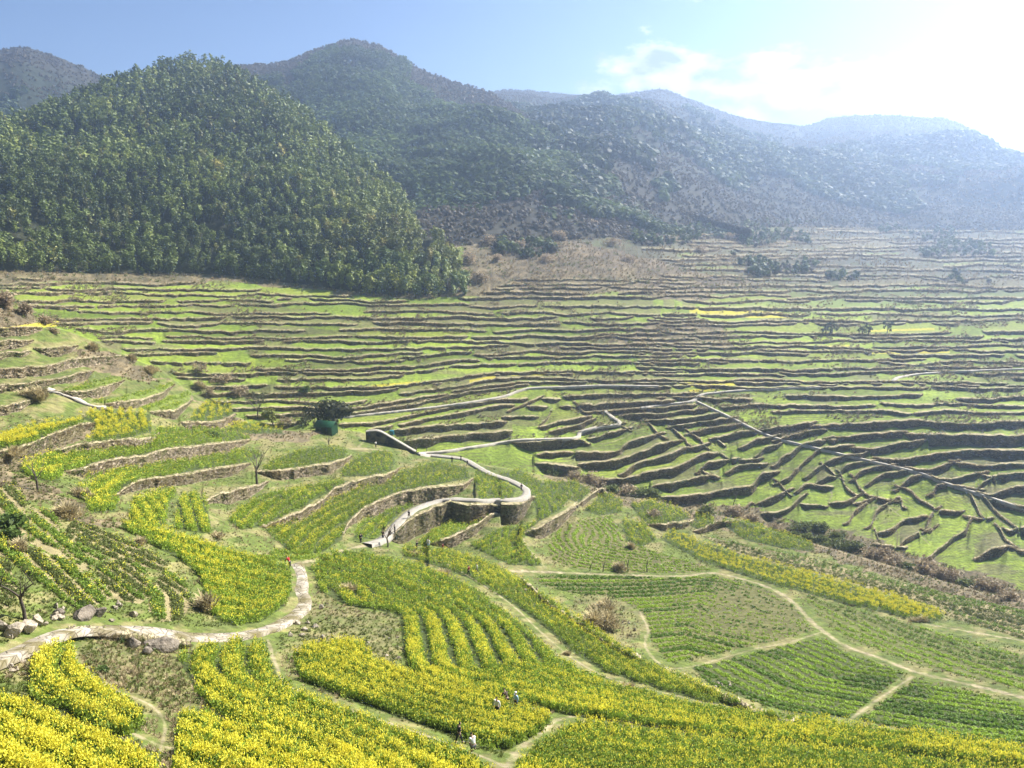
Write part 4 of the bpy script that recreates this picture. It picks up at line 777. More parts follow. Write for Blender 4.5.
n = 9000; u = rng.uniform(470, 1130, n); v = rng.uniform(224, 285, n); k = fbm(u / 60, v / 14, 191, 3); m = (k > .52 + (v - 232) / 170) & (u > 480 + (v - 224) * .6); u, v = u[m], v[m]; Pq = pos(u, v); S = Stuff(); br = rng.random(len(u)) < .4
S.add(BLOB, Pq[~br], rng.uniform(.35, .9, (~br).sum()), rng.uniform(.5, 1.1, ((~br).sum(), 1)) * np.ones(3)); S.add(SCRB, Pq[br], rng.uniform(.5, 1.3, br.sum()), rng.uniform(.7, 1.3, (br.sum(), 1)) * np.ones(3)); S.build('hillside_scrub', M_LEAF, 'scrub and small trees spreading over the abandoned upper terraces', 'scrub')
# ------------------------------------------------------------------ trees, shrubs, mounds, rocks
def tube(bm_v, bm_f, pts, radii, n=6):
    base = len(bm_v); pts = [Vector(p) for p in pts]
    for i, p in enumerate(pts):
        d = (pts[min(i + 1, len(pts) - 1)] - pts[max(i - 1, 0)]).normalized(); a = d.cross(Vector((.3, .9, .2))).normalized(); b = d.cross(a)
        for k in range(n): q = p + (a * math.cos(6.2832 * k / n) + b * math.sin(6.2832 * k / n)) * radii[i]; bm_v.append(q)
    for i in range(len(pts) - 1):
        for k in range(n): bm_f.append((base + i * n + k, base + i * n + (k + 1) % n, base + (i + 1) * n + (k + 1) % n, base + (i + 1) * n + k))
def limb(R, p, d, L, r, depth, V, Fc, tips, kids=3, spread=.7, up=.25):
    pts = [p]; rad = [r]; q = p
    for k in range(3):
        d = (d + Vector((R.gauss(0, .13), R.gauss(0, .13), R.gauss(.03, .08)))).normalized(); q = q + d * L / 3; pts.append(q); rad.append(r * (1 - .17 * (k + 1)))
    tube(V, Fc, pts, rad, 6 if depth > 1 else 4)
    if depth == 0: tips.append(q); return
    for k in range(kids):
        a = R.uniform(0, 6.283); nd = (d + Vector((math.cos(a) * spread, math.sin(a) * spread, up))).normalized(); limb(R, pts[R.choice([2, 3, 3])], nd, L * R.uniform(.55, .8), rad[-1] * .75, depth - 1, V, Fc, tips, kids, spread, up)
def bare_tree(u, v, H, label, seed, depth=4, kids=3, spread=.75, twig=None, lean=(0, 0), group=None, r=None, thick=1.0):
    R = random.Random(seed); g = pt(u, v); root = empty('bare_tree', g); tag(root, label, 'tree', group)
    V, Fc, tips = [], [], []; d = Vector((lean[0], lean[1], 1)).normalized(); r = (r or H * .022) * thick
    pts = [Vector((0, 0, -.3)), d * H * .14, d * H * .3 + Vector((R.gauss(0, .1), 0, 0))]; tube(V, Fc, pts, [r * 1.25, r, r * .9], 8)
    link_mesh('trunk', V, Fc, M_BARK, parent=root, smooth=True); V2, F2 = [], []
    for k in range(kids + 1):
        a = R.uniform(0, 6.283) if k else 0; limb(R, pts[2] if k < 2 else pts[1].lerp(pts[2], R.uniform(.5, 1)), (d + Vector((math.cos(a + k * 2.1) * spread, math.sin(a + k * 2.1) * spread, .3))).normalized(), H * .27, r * .68, depth - 1, V2, F2, tips, kids, spread)
    link_mesh('branches', V2, F2, M_BARK if twig is None else twig, parent=root, smooth=True); return root, tips
M_TWIG = plain_mat('grey_twig', (.17, .14, .11), .95, .3, 4); M_TWIGB = plain_mat('brown_twig', (.20, .13, .10), .95, .3, 4)
bare_tree(25, 620, 6.0, 'leafless dark forked tree standing above the boulders by the paved path', 12, 4, 3, .95, lean=(.04, 0), thick=.85)
bare_tree(38, 491, 4.6, 'small bare bushy tree by dry grass at the left edge', 8, 4, 3, .6, M_TWIG)
bare_tree(257, 484, 8.0, 'leafless slender tree beside the dark hollow on the left spur', 21, 4, 3, .55, M_TWIG)
bare_tree(258, 418, 9.0, 'grey leafless tree with a wide crown behind the olive green tree', 14, 4, 4, .7, M_TWIG)
bare_tree(388, 547, 5.2, 'thin leafless tree beside the waiting walkers', 11, 4, 3, .8, M_TWIGB)
for k, (u, v, h) in enumerate([(590,571,2.9),(603,572,3.4),(628,572,4.2),(647,572,3.6)]):
    bare_tree(u, v, h, ['tiny leafless sapling at the left end of the sapling row', 'second leafless sapling left of the straw mound', 'tallest leafless sapling right of the straw mound', 'last leafless sapling on the right of the straw mound'][k], 31 + k, 3, 2, .45, M_TWIG, group='saplings above the straight dirt path')
bare_tree(329, 447, 4.5, 'spindly leafless tree in front of the green hut', 41, 3, 3, .5, M_TWIG)
bare_tree(733, 507, 4.6, 'lone leafless sapling on the green plot above the gully', 43, 4, 3, .5, M_TWIG)
def leafy_tree(u, v, H, Wd, label, seed, col, dens=420, name='broadleaf_tree', base=.28, group=None):
    R = random.Random(seed); g = pt(u, v); root = empty(name, g); tag(root, label, 'tree', group); V, Fc, tips = [], [], []
    tube(V, Fc, [Vector((0, 0, -.3)), Vector((.05, 0, H * .2)), Vector((.1, .05, H * .45))], [H * .035, H * .028, H * .02], 8)
    for k in range(5): a = k * 1.26 + R.random(); limb(R, Vector((.07, .03, H * R.uniform(.25, .45))), Vector((math.cos(a), math.sin(a), 1.0)).normalized(), H * .28, H * .014, 1, V, Fc, tips, 2, .7)
    link_mesh('trunk', V, Fc, M_BARK, parent=root, smooth=True); q, c = [], []
    lob = [(V3(R.gauss(0, .23) * Wd, R.gauss(0, .23) * Wd, H * R.uniform(base + .15, .86)), Wd * R.uniform(.16, .27)) for _ in range(11)]
    for _ in range(dens):
        o, rr = R.choice(lob); d = rnd_dir(R); p = o + d * rr * R.random() ** .45 * V3(1, 1, .8); leafq(q, c, R, p, H * R.uniform(.035, .06), .65, V3(*col) * R.uniform(.7, 1.3), .2, d * .6)
    q = np.array(q, float).reshape(-1, 3); link_mesh('crown', q, np.arange(len(q)).reshape(-1, 4), M_LEAF, np.repeat(np.array(c), 4, axis=0), parent=root); return root
leafy_tree(273, 428, 7.2, 6.0, 'round olive green tree on the edge of the left spur', 3, (.15, .16, .028), 620)
leafy_tree(334, 430, 8.6, 11.5, 'broad dark evergreen tree standing behind the green hut', 4, (.055, .058, .024), 1300)
for k, (u, v, h, w_) in enumerate([(306,426,4.5,7),(318,428,4,5),(258,402,3,5)]):
    leafy_tree(u, v, h, w_, ['low dark evergreen bush left of the green hut', 'dark rounded bush touching the green hut', 'dark bush below the grey leafless tree'][k], 50 + k, (.06, .065, .025), 350, 'evergreen_bush', .0)
for k, (u, v) in enumerate([(825,334),(832,334),(868,336),(887,333),(862,336)]):
    leafy_tree(u, v, 5.5, 4.2, 'small dark tree among hazy terraces on the right of the far slope', 60 + k, (.05, .06, .03), 150, 'terrace_tree', .1, 'small trees on the hazy terraces')
def mound(u, v, wpx, hpx, label, seed, T, name, cat, mat, group=None, tint=(1, 1, 1), blades=30):
    """a clump of blades growing from a low hump"""
    R = np.random.default_rng(seed); g = pt(u, v); m = mpp(u, v); rw = wpx * m / 2; h = hpx * m * .9; V, C = [], []
    sub_ = [(R.uniform(-.5, .5), R.uniform(-.4, .4), R.uniform(.55, 1.05)) for _ in range(4)]
    for k in range(blades):
        sx_, sy_, sk_ = sub_[k % 4]; r = math.sqrt(R.random()); a = R.uniform(0, 6.283); p = V3((sx_ + .62 * r * math.cos(a)) * rw, (sy_ + .62 * r * math.sin(a)) * rw * .75, h * .62 * sk_ * (1 - r * r) * (.75 + .5 * vnoise(r * 3 + seed, a, 5)) - .15); q, c = T[R.integers(len(T))]; s = h * R.uniform(.45, .8) + .12
        ang = R.uniform(0, 6.28); x = q[:, 0] * math.cos(ang) - q[:, 1] * math.sin(ang); y = q[:, 0] * math.sin(ang) + q[:, 1] * math.cos(ang); V.append(np.stack([x * s * 1.3, y * s * 1.3, q[:, 2] * s], 1) + p); C.append(c * np.array(tint) * R.uniform(.7, 1.2))
    V = np.concatenate(V); o = link_mesh(name, V, np.arange(len(V)).reshape(-1, 4), mat, np.concatenate(C), loc=g); tag(o, label, cat, group); return o
ML = [((68,517),30,22,'large straw coloured grass mound on the dry left slope above the crop rows'),((80,497),22,14,'smaller straw grass mound upslope of the large one on the left'),((140,543),16,10,'little dry grass mound at the upper edge of the field inside the path bend'),
 ((16,549),22,18,'tan grass clump at the left edge above the bare forked tree'),((602,628),46,30,'wide dry grass mound with dark twigs in the middle of the fields'),((600,611),30,18,'pale reed clump crowning the wide dry mound'),((617,571),20,13,'round straw mound between the leafless saplings'),
 ((440,574),26,9,'low dry grass bank beside the dirt trail below the walkers'),((413,556),22,8,'dry grass bank just below the junction of the walkway'),((150,373),30,12,'tan grass hummock at the far end of the left spur'),((92,350),16,12,'dry grass tuft at the upper rim of the left spur'),
 ((131,360),14,11,'dry grass clump where the left spur drops away'),((10,455),26,12,'tan dry grass hanging below the bright yellow strip'),((200,388),12,12,'tan grass clump at the tip of the left spur'),((35,398),34,18,'bushy tan grass beside the plank bridge'),
 ((205,610),18,26,'tall brown grass bank beside the straw lined rows'),((567,655),10,8,'small straw tuft on the trail through the yellow slope'),((628,688),18,8,'brown grass tuft at the lower end of the field trail'),((345,592),24,14,'dry brown scrub on the bank right of the paved path'),((918,621),20,9,'brown thorny clump at the end of the blazing yellow strip'),((216,537),20,9,'straw tufts beside the narrow green field'),((630,548),12,10,'small pile of straw by the yellow field above the vegetable plot')]
for k, (p, w_, h_, lab) in enumerate(ML): mound(p[0], p[1], w_ * .85, h_ * .75, lab, 200 + k, TUFT, 'dry_grass_mound', 'grass mound', M_STRAW, tint=(1.08, 1.12, 1.05), blades=44 if w_ > 24 else 28)
gx = [(552,470),(575,474),(588,480),(603,484),(612,490),(625,492),(636,492),(650,495),(705,512),(735,514),(752,520),(775,528),(792,534),(806,538),(820,540),(838,545),(852,548),(868,554),(880,556),(895,562),(908,566),(925,572),(940,576),(952,578),(966,584),(980,588),(992,590),(1008,597),(820,528),(806,526),(838,534),(655,514)]
for k, (u, v) in enumerate(gx):
    g_ = k % 4 == 0 or u in (650, 636, 820, 806, 838)
    mound(u, v + 3, rng.uniform(14, 26), rng.uniform(7, 13), 'bushy green shrub growing in the brown gully' if g_ else 'bare brown thorn shrub growing along the gully', 300 + k, WEED if g_ else BUSHB, 'gully_shrub', 'shrub', M_LEAF, 'green shrubs in the gully' if g_ else 'brown shrubs along the gully', (1.0, 1.0, .9) if g_ else (1.25, 1.2, 1.15))
for k, (u, v, w_, h_) in enumerate([(8,308,22,20),(24,315,16,14),(-6,318,18,16),(44,326,18,14),(56,334,12,9),(200,372,20,12),(222,384,26,14),(240,396,24,16),(210,395,14,10),(285,424,18,10),(468,264,18,16),(480,283,22,16),(452,290,22,12),(500,262,16,12),(520,250,18,14),(545,262,26,12),(560,240,20,14),(610,246,24,12),(630,262,22,10),(668,242,22,12),(490,246,18,14),(700,252,20,10),(730,240,20,10),(540,232,20,16),(590,230,24,16),(640,228,24,14)]):
    w_, h_ = w_ * .8, h_ * .62
    mound(u, v, w_, h_, 'grey brown leafless shrub at the upper left rim of the spur' if k < 5 else ('twiggy brown shrub in the hollow behind the left spur' if k < 10 else 'brown scrub bush on the dry bank beside the bamboo wood'), 400 + k, BUSHB, 'scrub_bush', 'shrub', M_LEAF, 'leafless shrubs on the spur rim' if k < 5 else ('shrubs in the hollow behind the spur' if k < 10 else 'scrub bushes on the dry bank'), (1.25, 1.2, 1.2))
for k, (u, v, w_, h_) in enumerate([(12,528,16,18),(10,540,14,14),(305,392,10,8),(80,606,8,7),(213,437,16,10),(118,640,8,7),(100,672,9,9)]):
    mound(u, v, w_, h_, 'leafy green bush on the left slope', 450 + k, WEED, 'green_bush', 'shrub', M_LEAF, 'green bushes on the left slope', (.7, .9, .7))
# rocks
import bmesh
def rock(u, v, wpx, hpx, label, seed, mat, group, dz=.25):
    m = mpp(u, v); bm = bmesh.new(); bmesh.ops.create_icosphere(bm, subdivisions=3, radius=1); R = random.Random(seed)
    pl = [(Vector(rnd_dir(R)), R.uniform(.38, .82)) for _ in range(12)]
    for q in bm.verts:
        p = q.co.copy()
        for n_, d_ in pl:
            t_ = p.dot(n_) - d_
            if t_ > 0: p -= n_ * t_
        p *= 1 + .10 * (float(vnoise(p.x * 3 + seed, p.y * 3 + p.z * 2, 7)) - .5); q.co = Vector((p.x * wpx * m * .56, p.y * wpx * m * .42, p.z * hpx * m * .62))
    me = bpy.data.meshes.new('boulder'); bm.to_mesh(me); bm.free(); me.materials.append(mat); o = bpy.data.objects.new('boulder', me); COL.objects.link(o)
    o.location = pt(u, v) + Vector((0, 0, hpx * m * dz)); o.rotation_euler = (R.uniform(-.2, .2), R.uniform(-.2, .2), R.uniform(0, .6)); tag(o, label, 'rock', group)
BIG = [(12,636,18,15,'largest pale angular boulder beside the paved path at the left edge'),(27,632,16,13,'squared boulder next to the largest one at the left edge'),(2,630,12,12,'boulder cut by the left edge of the view'),(38,624,10,11,'grey boulder right of the bare forked tree'),
 (82,617,26,13,'long dark boulder overhanging the paved path'),(100,616,13,11,'rounded brown rock at the right end of the long dark boulder'),(60,615,10,7,'flat stone left of the long dark boulder'),(132,647,17,12,'white topped dark boulder under the paved path'),(161,649,27,14,'biggest dark boulder under the paved path'),(146,654,10,8,'small dark rock between the two boulders under the path')]
for k, (u, v, w_, h_, lab) in enumerate(BIG): rock(u, v, w_, h_, lab, 70 + k, M_ROCK_DK if 'dark' in lab else M_ROCK, 'boulders along the paved path')
R_ = random.Random(4)
for k in range(34):
    u, v = R_.choice([(R_.uniform(108, 138), R_.uniform(603, 622)), (R_.uniform(0, 45), R_.uniform(612, 640)), (R_.uniform(2, 40), R_.uniform(650, 675)), (R_.uniform(52, 64), R_.uniform(608, 620)), (R_.uniform(290, 330), R_.uniform(600, 640))])
    rock(u, v, R_.uniform(4, 8), R_.uniform(3.5, 6.5), 'small pale stone in the rubble beside the paved path', 120 + k, M_ROCK, 'rubble stones beside the paved path')
for k in range(26):
    u, v = R_.choice([(R_.uniform(352, 400), R_.uniform(640, 700) - 18), (R_.uniform(380, 398), R_.uniform(630, 660)), (R_.uniform(690, 730), R_.uniform(684, 702)), (R_.uniform(560, 640), R_.uniform(612, 650)), (R_.uniform(520, 545), R_.uniform(585, 604))])
    rock(u, v, R_.uniform(2.5, 5.5), R_.uniform(2, 4.5), 'loose stone on a bare bank between the fields', 170 + k, M_ROCK, 'loose stones on the field banks')

# ------------------------------------------------------------------ hut, footbridge, plank crossing, water drum
def box(V, Fc, c, s, rz=0):
    b = len(V); x, y, z = s
    for dx, dy, dz in ((-1,-1,-1),(1,-1,-1),(1,1,-1),(-1,1,-1),(-1,-1,1),(1,-1,1),(1,1,1),(-1,1,1)):
        px, py = dx * x / 2, dy * y / 2; V.append((c[0] + px * math.cos(rz) - py * math.sin(rz), c[1] + px * math.sin(rz) + py * math.cos(rz), c[2] + dz * z / 2))
    Fc += [tuple(b + i for i in f) for f in ((0,3,2,1),(4,5,6,7),(0,1,5,4),(1,2,6,5),(2,3,7,6),(3,0,4,7))]
M_GREEN = plain_mat('green_tin', (.008, .04, .018), .5, .25, 3); M_GREENR = plain_mat('green_roof', (.014, .085, .036), .45, .25, 3); M_DKDOOR = plain_mat('dark_door', (.008, .03, .016), .6, .3, 5); M_TEAL = plain_mat('teal_plastic', (.02, .13, .17), .4, .2, 5)
g = pt(327, 433); hut = empty('garden_hut', g, -.25); tag(hut, 'small dark green hut with a gabled roof under a broad dark tree', 'hut'); mh = mpp(327, 433); wx, wy, hh_ = 17 * mh, 3.2, 2.2
V, Fc = [], []
for c, s in (((0, -wy / 2, hh_ / 2 - .1), (wx, .12, hh_ + .2)), ((0, wy / 2, hh_ / 2 - .1), (wx, .12, hh_ + .2)), ((-wx / 2 + .06, 0, hh_ / 2 - .1), (.12, wy - .13, hh_ + .2)), ((wx / 2 - .06, 0, hh_ / 2 - .1), (.12, wy - .13, hh_ + .2))): box(V, Fc, c, s)
for s_ in (-1, 1):
    b = len(V); x = s_ * (wx / 2 - .06)
    V += [(x - .05, -wy / 2, hh_ + .1), (x - .05, wy / 2, hh_ + .1), (x - .05, 0, hh_ + .9), (x + .05, -wy / 2, hh_ + .1), (x + .05, wy / 2, hh_ + .1), (x + .05, 0, hh_ + .9)]; Fc += [(b, b + 1, b + 2, b + 2), (b + 3, b + 5, b + 4, b + 4), (b, b + 2, b + 5, b + 3), (b + 1, b + 4, b + 5, b + 2)]
me = bpy.data.meshes.new('wall'); me.from_pydata([tuple(p) for p in V], [], [f if f[2] != f[3] else f[:3] for f in Fc]); me.materials.append(M_GREEN); o = bpy.data.objects.new('wall', me); COL.objects.link(o); o.parent = hut
V, Fc = [], []
for s_ in (-1, 1):
    b = len(V); e = wx / 2 + .35; y0 = s_ * (wy / 2 + .4); z0 = hh_ - .05; z1 = hh_ + 1.0
    V += [(-e, y0, z0), (e, y0, z0), (e, 0, z1), (-e, 0, z1), (-e, y0, z0 + .09), (e, y0, z0 + .09), (e, 0, z1 + .09), (-e, 0, z1 + .09)]; Fc += [tuple(b + i for i in f) for f in ((0,1,2,3),(4,7,6,5),(0,4,5,1),(0,3,7,4),(1,5,6,2))]
link_mesh('roof', V, Fc, M_GREENR, parent=hut); V, Fc = [], []; box(V, Fc, (wx * .12, -wy / 2 - .075, .95), (.9, .05, 1.9)); dr = link_mesh('door', V, Fc, M_DKDOOR, parent=hut)
V, Fc = [], []; box(V, Fc, (wx * .12 + .35, -wy / 2 - .12, 1.0), (.06, .05, .14)); link_mesh('handle', V, Fc, M_ROCK, parent=dr)
V, Fc = [], []; box(V, Fc, (-wx * .25, -wy / 2 - .075, 1.35), (.8, .05, .7)); link_mesh('window', V, Fc, M_DKDOOR, parent=hut)
# stone ramp bridge: a sloping deck on a dark flank
def ramp(line, width, skirt, name, label, cat, lift, deckm, flankm, rr=None):
    ln = smooth_line(line, 2); C = pos(ln[:, 0], ln[:, 1]) if rr is None else rays(ln[:, 0], ln[:, 1]) * np.linspace(rr[0], rr[1], len(ln))[:, None]; i0 = C[0] + [0, 0, lift]; i1 = C[-1] + [0, 0, lift]; t = np.linspace(0, 1, len(C)); C = C.copy(); C[:, 2] = np.maximum(C[:, 2] + lift * .6, i0[2] * (1 - t) + i1[2] * t); c0 = C.mean(0)
    T = np.gradient(C[:, :2], axis=0); T /= np.linalg.norm(T, axis=1)[:, None] + 1e-9; Nn = np.stack([-T[:, 1], T[:, 0], T[:, 0] * 0], 1) * width / 2
    root = empty(name, c0 - [0, 0, skirt]); tag(root, label, cat); z = np.array([0, 0, 1.0]); off = np.array(c0) - [0, 0, skirt]
    A = np.stack([C + Nn * 1.06 - z * .22, C + Nn * 1.06, C - Nn * 1.06, C - Nn * 1.06 - z * .22]) - off; link_mesh('deck', A.reshape(-1, 3), gridfaces(*A.shape[:2]), deckm, parent=root)
    if flankm:
        A = np.stack([C + Nn - z * skirt, C + Nn - z * .1, C - Nn - z * .1, C - Nn - z * skirt]) - off; link_mesh('flank_wall', A.reshape(-1, 3), gridfaces(*A.shape[:2]), flankm, parent=root)
M_BLACKST = stone_mat('black_stone', (.03, .027, .022), (.10, .085, .065), 1.5, .5)
ramp([(366,431.5),(372,430.5),(380,431),(392,437.5),(404,444.5),(416,451.5)], 1.3, 3.2, 'stone_ramp', 'dark walled stone ramp with a pale deck descending to the walkway', 'footbridge', .1, M_CONC, M_BLACKST, (float(rsurf(np.array(372.), np.array(441.))) - 1, float(rsurf(np.array(416.), np.array(454.)))))
M_PLANK = plain_mat('grey_plank', (.36, .32, .26), .85, .25, 3)
ramp([(48,391),(62,395),(76,401),(90,406),(108,411)], 1.0, 1.6, 'plank_bridge', 'narrow pale plank crossing over a dark ditch on the left spur', 'footbridge', .5, M_PLANK, M_BLACKST)
V, Fc = [], []; tube(V, Fc, [Vector((0, 0, -.1)), Vector((0, 0, .05)), Vector((0, 0, .4)), Vector((0, 0, .45)), Vector((0, 0, .9)), Vector((0, 0, 1.3))], [.62, .66, .66, .7, .66, .66], 16)
b = len(V); V.append(Vector((0, 0, 1.38))); o = bpy.data.meshes.new('water_drum'); o.from_pydata([tuple(p) for p in V], [], [tuple(f) for f in Fc] + [(80 + k, 80 + (k + 1) % 16, b) for k in range(16)]); o.materials.append(M_TEAL); o = bpy.data.objects.new('water_drum', o); COL.objects.link(o); o.location = pt(392, 434.5); tag(o, 'teal plastic water drum behind the stone ramp', 'drum')

# ------------------------------------------------------------------ people
SKIN = plain_mat('skin', (.50, .32, .235), .6, .08, 10)
CLOTH = {}
def cloth(c):
    if c not in CLOTH: CLOTH[c] = plain_mat('cloth', {'black': (.012, .012, .015), 'white': (.72, .71, .68), 'red': (.42, .02, .02), 'blue': (.34, .50, .68), 'navy': (.02, .025, .05), 'grey': (.16, .16, .17), 'darkred': (.20, .02, .025), 'brown': (.075, .055, .04), 'hair': (.012, .01, .009), 'tan': (.45, .36, .24)}[c], .85, .15, 9)
    return CLOTH[c]
def skinned(name, chains, mat, parent, sub=2):
    """grow one continuous surface round a skeleton: chains of (point, radius), the first point of a later chain names an earlier joint"""
    vs, rs, es, idx = [], [], [], {}
    for ch in chains:
        prev = None
        for key, p, r in ch:
            if key in idx: i = idx[key]
            else: i = len(vs); idx[key] = i; vs.append(p); rs.append(r)
            if prev is not None and prev != i: es.append((prev, i))
            prev = i
    me = bpy.data.meshes.new(name + '_bones'); me.from_pydata([tuple(p) for p in vs], es, []); ob = bpy.data.objects.new(name + '_bones', me); COL.objects.link(ob)
    m_ = ob.modifiers.new('skin', 'SKIN'); m_.use_smooth_shade = True; s_ = ob.modifiers.new('sub', 'SUBSURF'); s_.levels = sub; s_.render_levels = sub
    for i, sv in enumerate(me.skin_vertices[0].data): sv.radius = (rs[i], rs[i]) if not isinstance(rs[i], tuple) else rs[i]; sv.use_root = i == 0
    dg = bpy.context.evaluated_depsgraph_get(); out = bpy.data.meshes.new_from_object(ob.evaluated_get(dg)); out.name = name; bpy.data.objects.remove(ob); out.materials.clear(); out.materials.append(mat)
    for p in out.polygons: p.use_smooth = True
    o = bpy.data.objects.new(name, out); COL.objects.link(o); o.parent = parent; return o
def person(u, v, label, top='black', legs='black', hair='hair', hat=None, pose='stand', facing=0.0, scale=1.0, seed=0, bag=None, group=None):
    R = random.Random(seed); g = pt(u, v); root = empty('person', g, facing); root.scale = (scale,) * 3; tag(root, label, 'person', group)
    bend = {'stand': .03, 'walk': .08, 'bend': .75, 'crouch': .45}[pose]; hipz = .50 if pose == 'crouch' else .92; st = .22 if pose == 'walk' else (.02 if pose != 'crouch' else .0)
    def T(x, y, z):                                                # bend the trunk forward about the hips (facing +Y)
        dz = z - hipz; return Vector((x, y * 1 + math.sin(bend) * dz, hipz + math.cos(bend) * dz)) if dz > 0 else Vector((x, y, z))
    H = hipz - .92; P = Vector((0, 0, hipz)); ch = T(0, 0, hipz + .33); nk = T(0, 0, hipz + .55); hd = T(0, .02, hipz + .70) + Vector((0, .02, 0)); top_ = T(0, .02, hipz + .79)
    leg = {}
    for s in (-1, 1):
        if pose == 'crouch': leg[s] = (Vector((s * .12, .38, .48)), Vector((s * .12, .02, .09)), Vector((s * .13, .2, .04)))
        else: leg[s] = (Vector((s * .10, s * st * .6 + .04, .49)), Vector((s * .10, s * st, .08)), Vector((s * .11, s * st + .17, .035)))
    arm = {}
    for s in (-1, 1):
        sh = T(s * .19, 0, hipz + .50)
        if pose == 'bend' or pose == 'crouch': el_ = sh + Vector((s * .05, .10, -.27)); wr = el_ + Vector((-s * .03, .16, -.19))
        elif pose == 'stand' and seed % 3 == 1: el_ = sh + Vector((s * .06, .02, -.29)); wr = el_ + Vector((-s * .08, .22, .10))
        else: el_ = sh + Vector((s * .07, -.04 - s * st * .4, -.29)); wr = el_ + Vector((s * .01, .10 - s * st * .3, -.25))
        arm[s] = (sh, el_, wr)
    chains = [[('p', P, .125), ('w', T(0, 0, hipz + .17), (.12, .10)), ('c', ch, (.15, .11)), ('n0', T(0, 0, hipz + .50), (.09, .075)), ('n', nk, .055), ('h', hd, (.078, .09)), ('t', top_, (.07, .08))], [('h', hd, .08), ('nose', hd + Vector((0, .105, -.01)), .016)]]
    for s in (-1, 1):
        k, a, t = leg[s]; hp = Vector((s * .09, 0, hipz - .04)); chains.append([('p', P, .125), (f'hp{s}', hp, .095), (f'k{s}', k, .062), (f'a{s}', a, .042), (f't{s}', t, .034)])
        sh, e, w_ = arm[s]; d = (w_ - e).normalized(); hand = w_ + d * .07; chains.append([('c', ch, .14), (f's{s}', sh, .06), (f'e{s}', e, .043), (f'wr{s}', w_, .028), (f'hd{s}', hand, (.036, .02))])
        side = d.cross(Vector((0, 0, 1))); side = side.normalized() if side.length > .05 else Vector((1, 0, 0)); dn = d.cross(side)
        for f_, (o_, l_) in enumerate(((-.028, .07), (-.01, .085), (.01, .08), (.028, .062))): b0 = hand + side * o_ + d * .015; chains.append([(f'hd{s}', hand, .03), (f'f{s}{f_}', b0 + d * l_ * .5, .0095), (f'g{s}{f_}', b0 + d * l_ + dn * .022, .0085)])
        chains.append([(f'hd{s}', hand, .03), (f'th{s}', w_ + d * .04 - side * .045, .011), (f'tj{s}', w_ + d * .085 - side * .052 + dn * .01, .0095)])
    skinned('body', chains, SKIN, root)
    tp = [[('w', T(0, 0, hipz + .02), (.16, .14)), ('c1', T(0, 0, hipz + .2), (.15, .125)), ('c', ch, (.175, .135)), ('n0', T(0, 0, hipz + .50), (.12, .10))]]
    for s in (-1, 1): sh, e, w_ = arm[s]; tp.append([('c', ch, .15), (f's{s}', sh, .082), (f'e{s}', e, .062), (f'w{s}', e.lerp(w_, .92), .05)])
    skinned('jacket', tp, cloth(top), root)
    lg = [[('p', Vector((0, 0, hipz + .05)), .15), ('p0', P - Vector((0, 0, .06)), .13)]]
    for s in (-1, 1): k, a, t = leg[s]; lg.append([('p0', P - Vector((0, 0, .06)), .13), (f'hp{s}', Vector((s * .095, .01, hipz - .12)), .112), (f'k{s}', k, .082), (f'a{s}', k.lerp(a, .95), .062)])
    skinned('trousers', lg, cloth(legs), root)
    for s in (-1, 1): k, a, t = leg[s]; skinned('shoe', [[('a', a - Vector((0, .03, .03)), .052), ('m', t - Vector((0, .06, -.012)), .05), ('t', t + Vector((0, .03, .005)), .038)]], cloth('grey' if legs == 'black' else 'black'), root, 1)
    bk = T(0, 0, hipz + .7) - T(0, 0, hipz); upv = bk.normalized(); fw = Vector((0, upv.z, -upv.y))
    skinned('hair', [[('a', hd - fw * .055 - upv * .05, (.07, .065)), ('b', hd - fw * .03 + upv * .05, (.092, .092)), ('c', hd + fw * .02 + upv * .10, (.075, .08))]], cloth(hair), root, 1)
    if hat: skinned('hat', [[('a', hd + upv * .055 - fw * .01, .15), ('b', hd + upv * .085 - fw * .01, .125), ('c', hd + upv * .16 - fw * .01, .088)]], cloth(hat), root, 1)
    if bag: skinned('backpack', [[('a', T(0, -.19, hipz + .16), (.14, .09)), ('b', T(0, -.2, hipz + .42), (.13, .085))]], cloth(bag), root, 1)
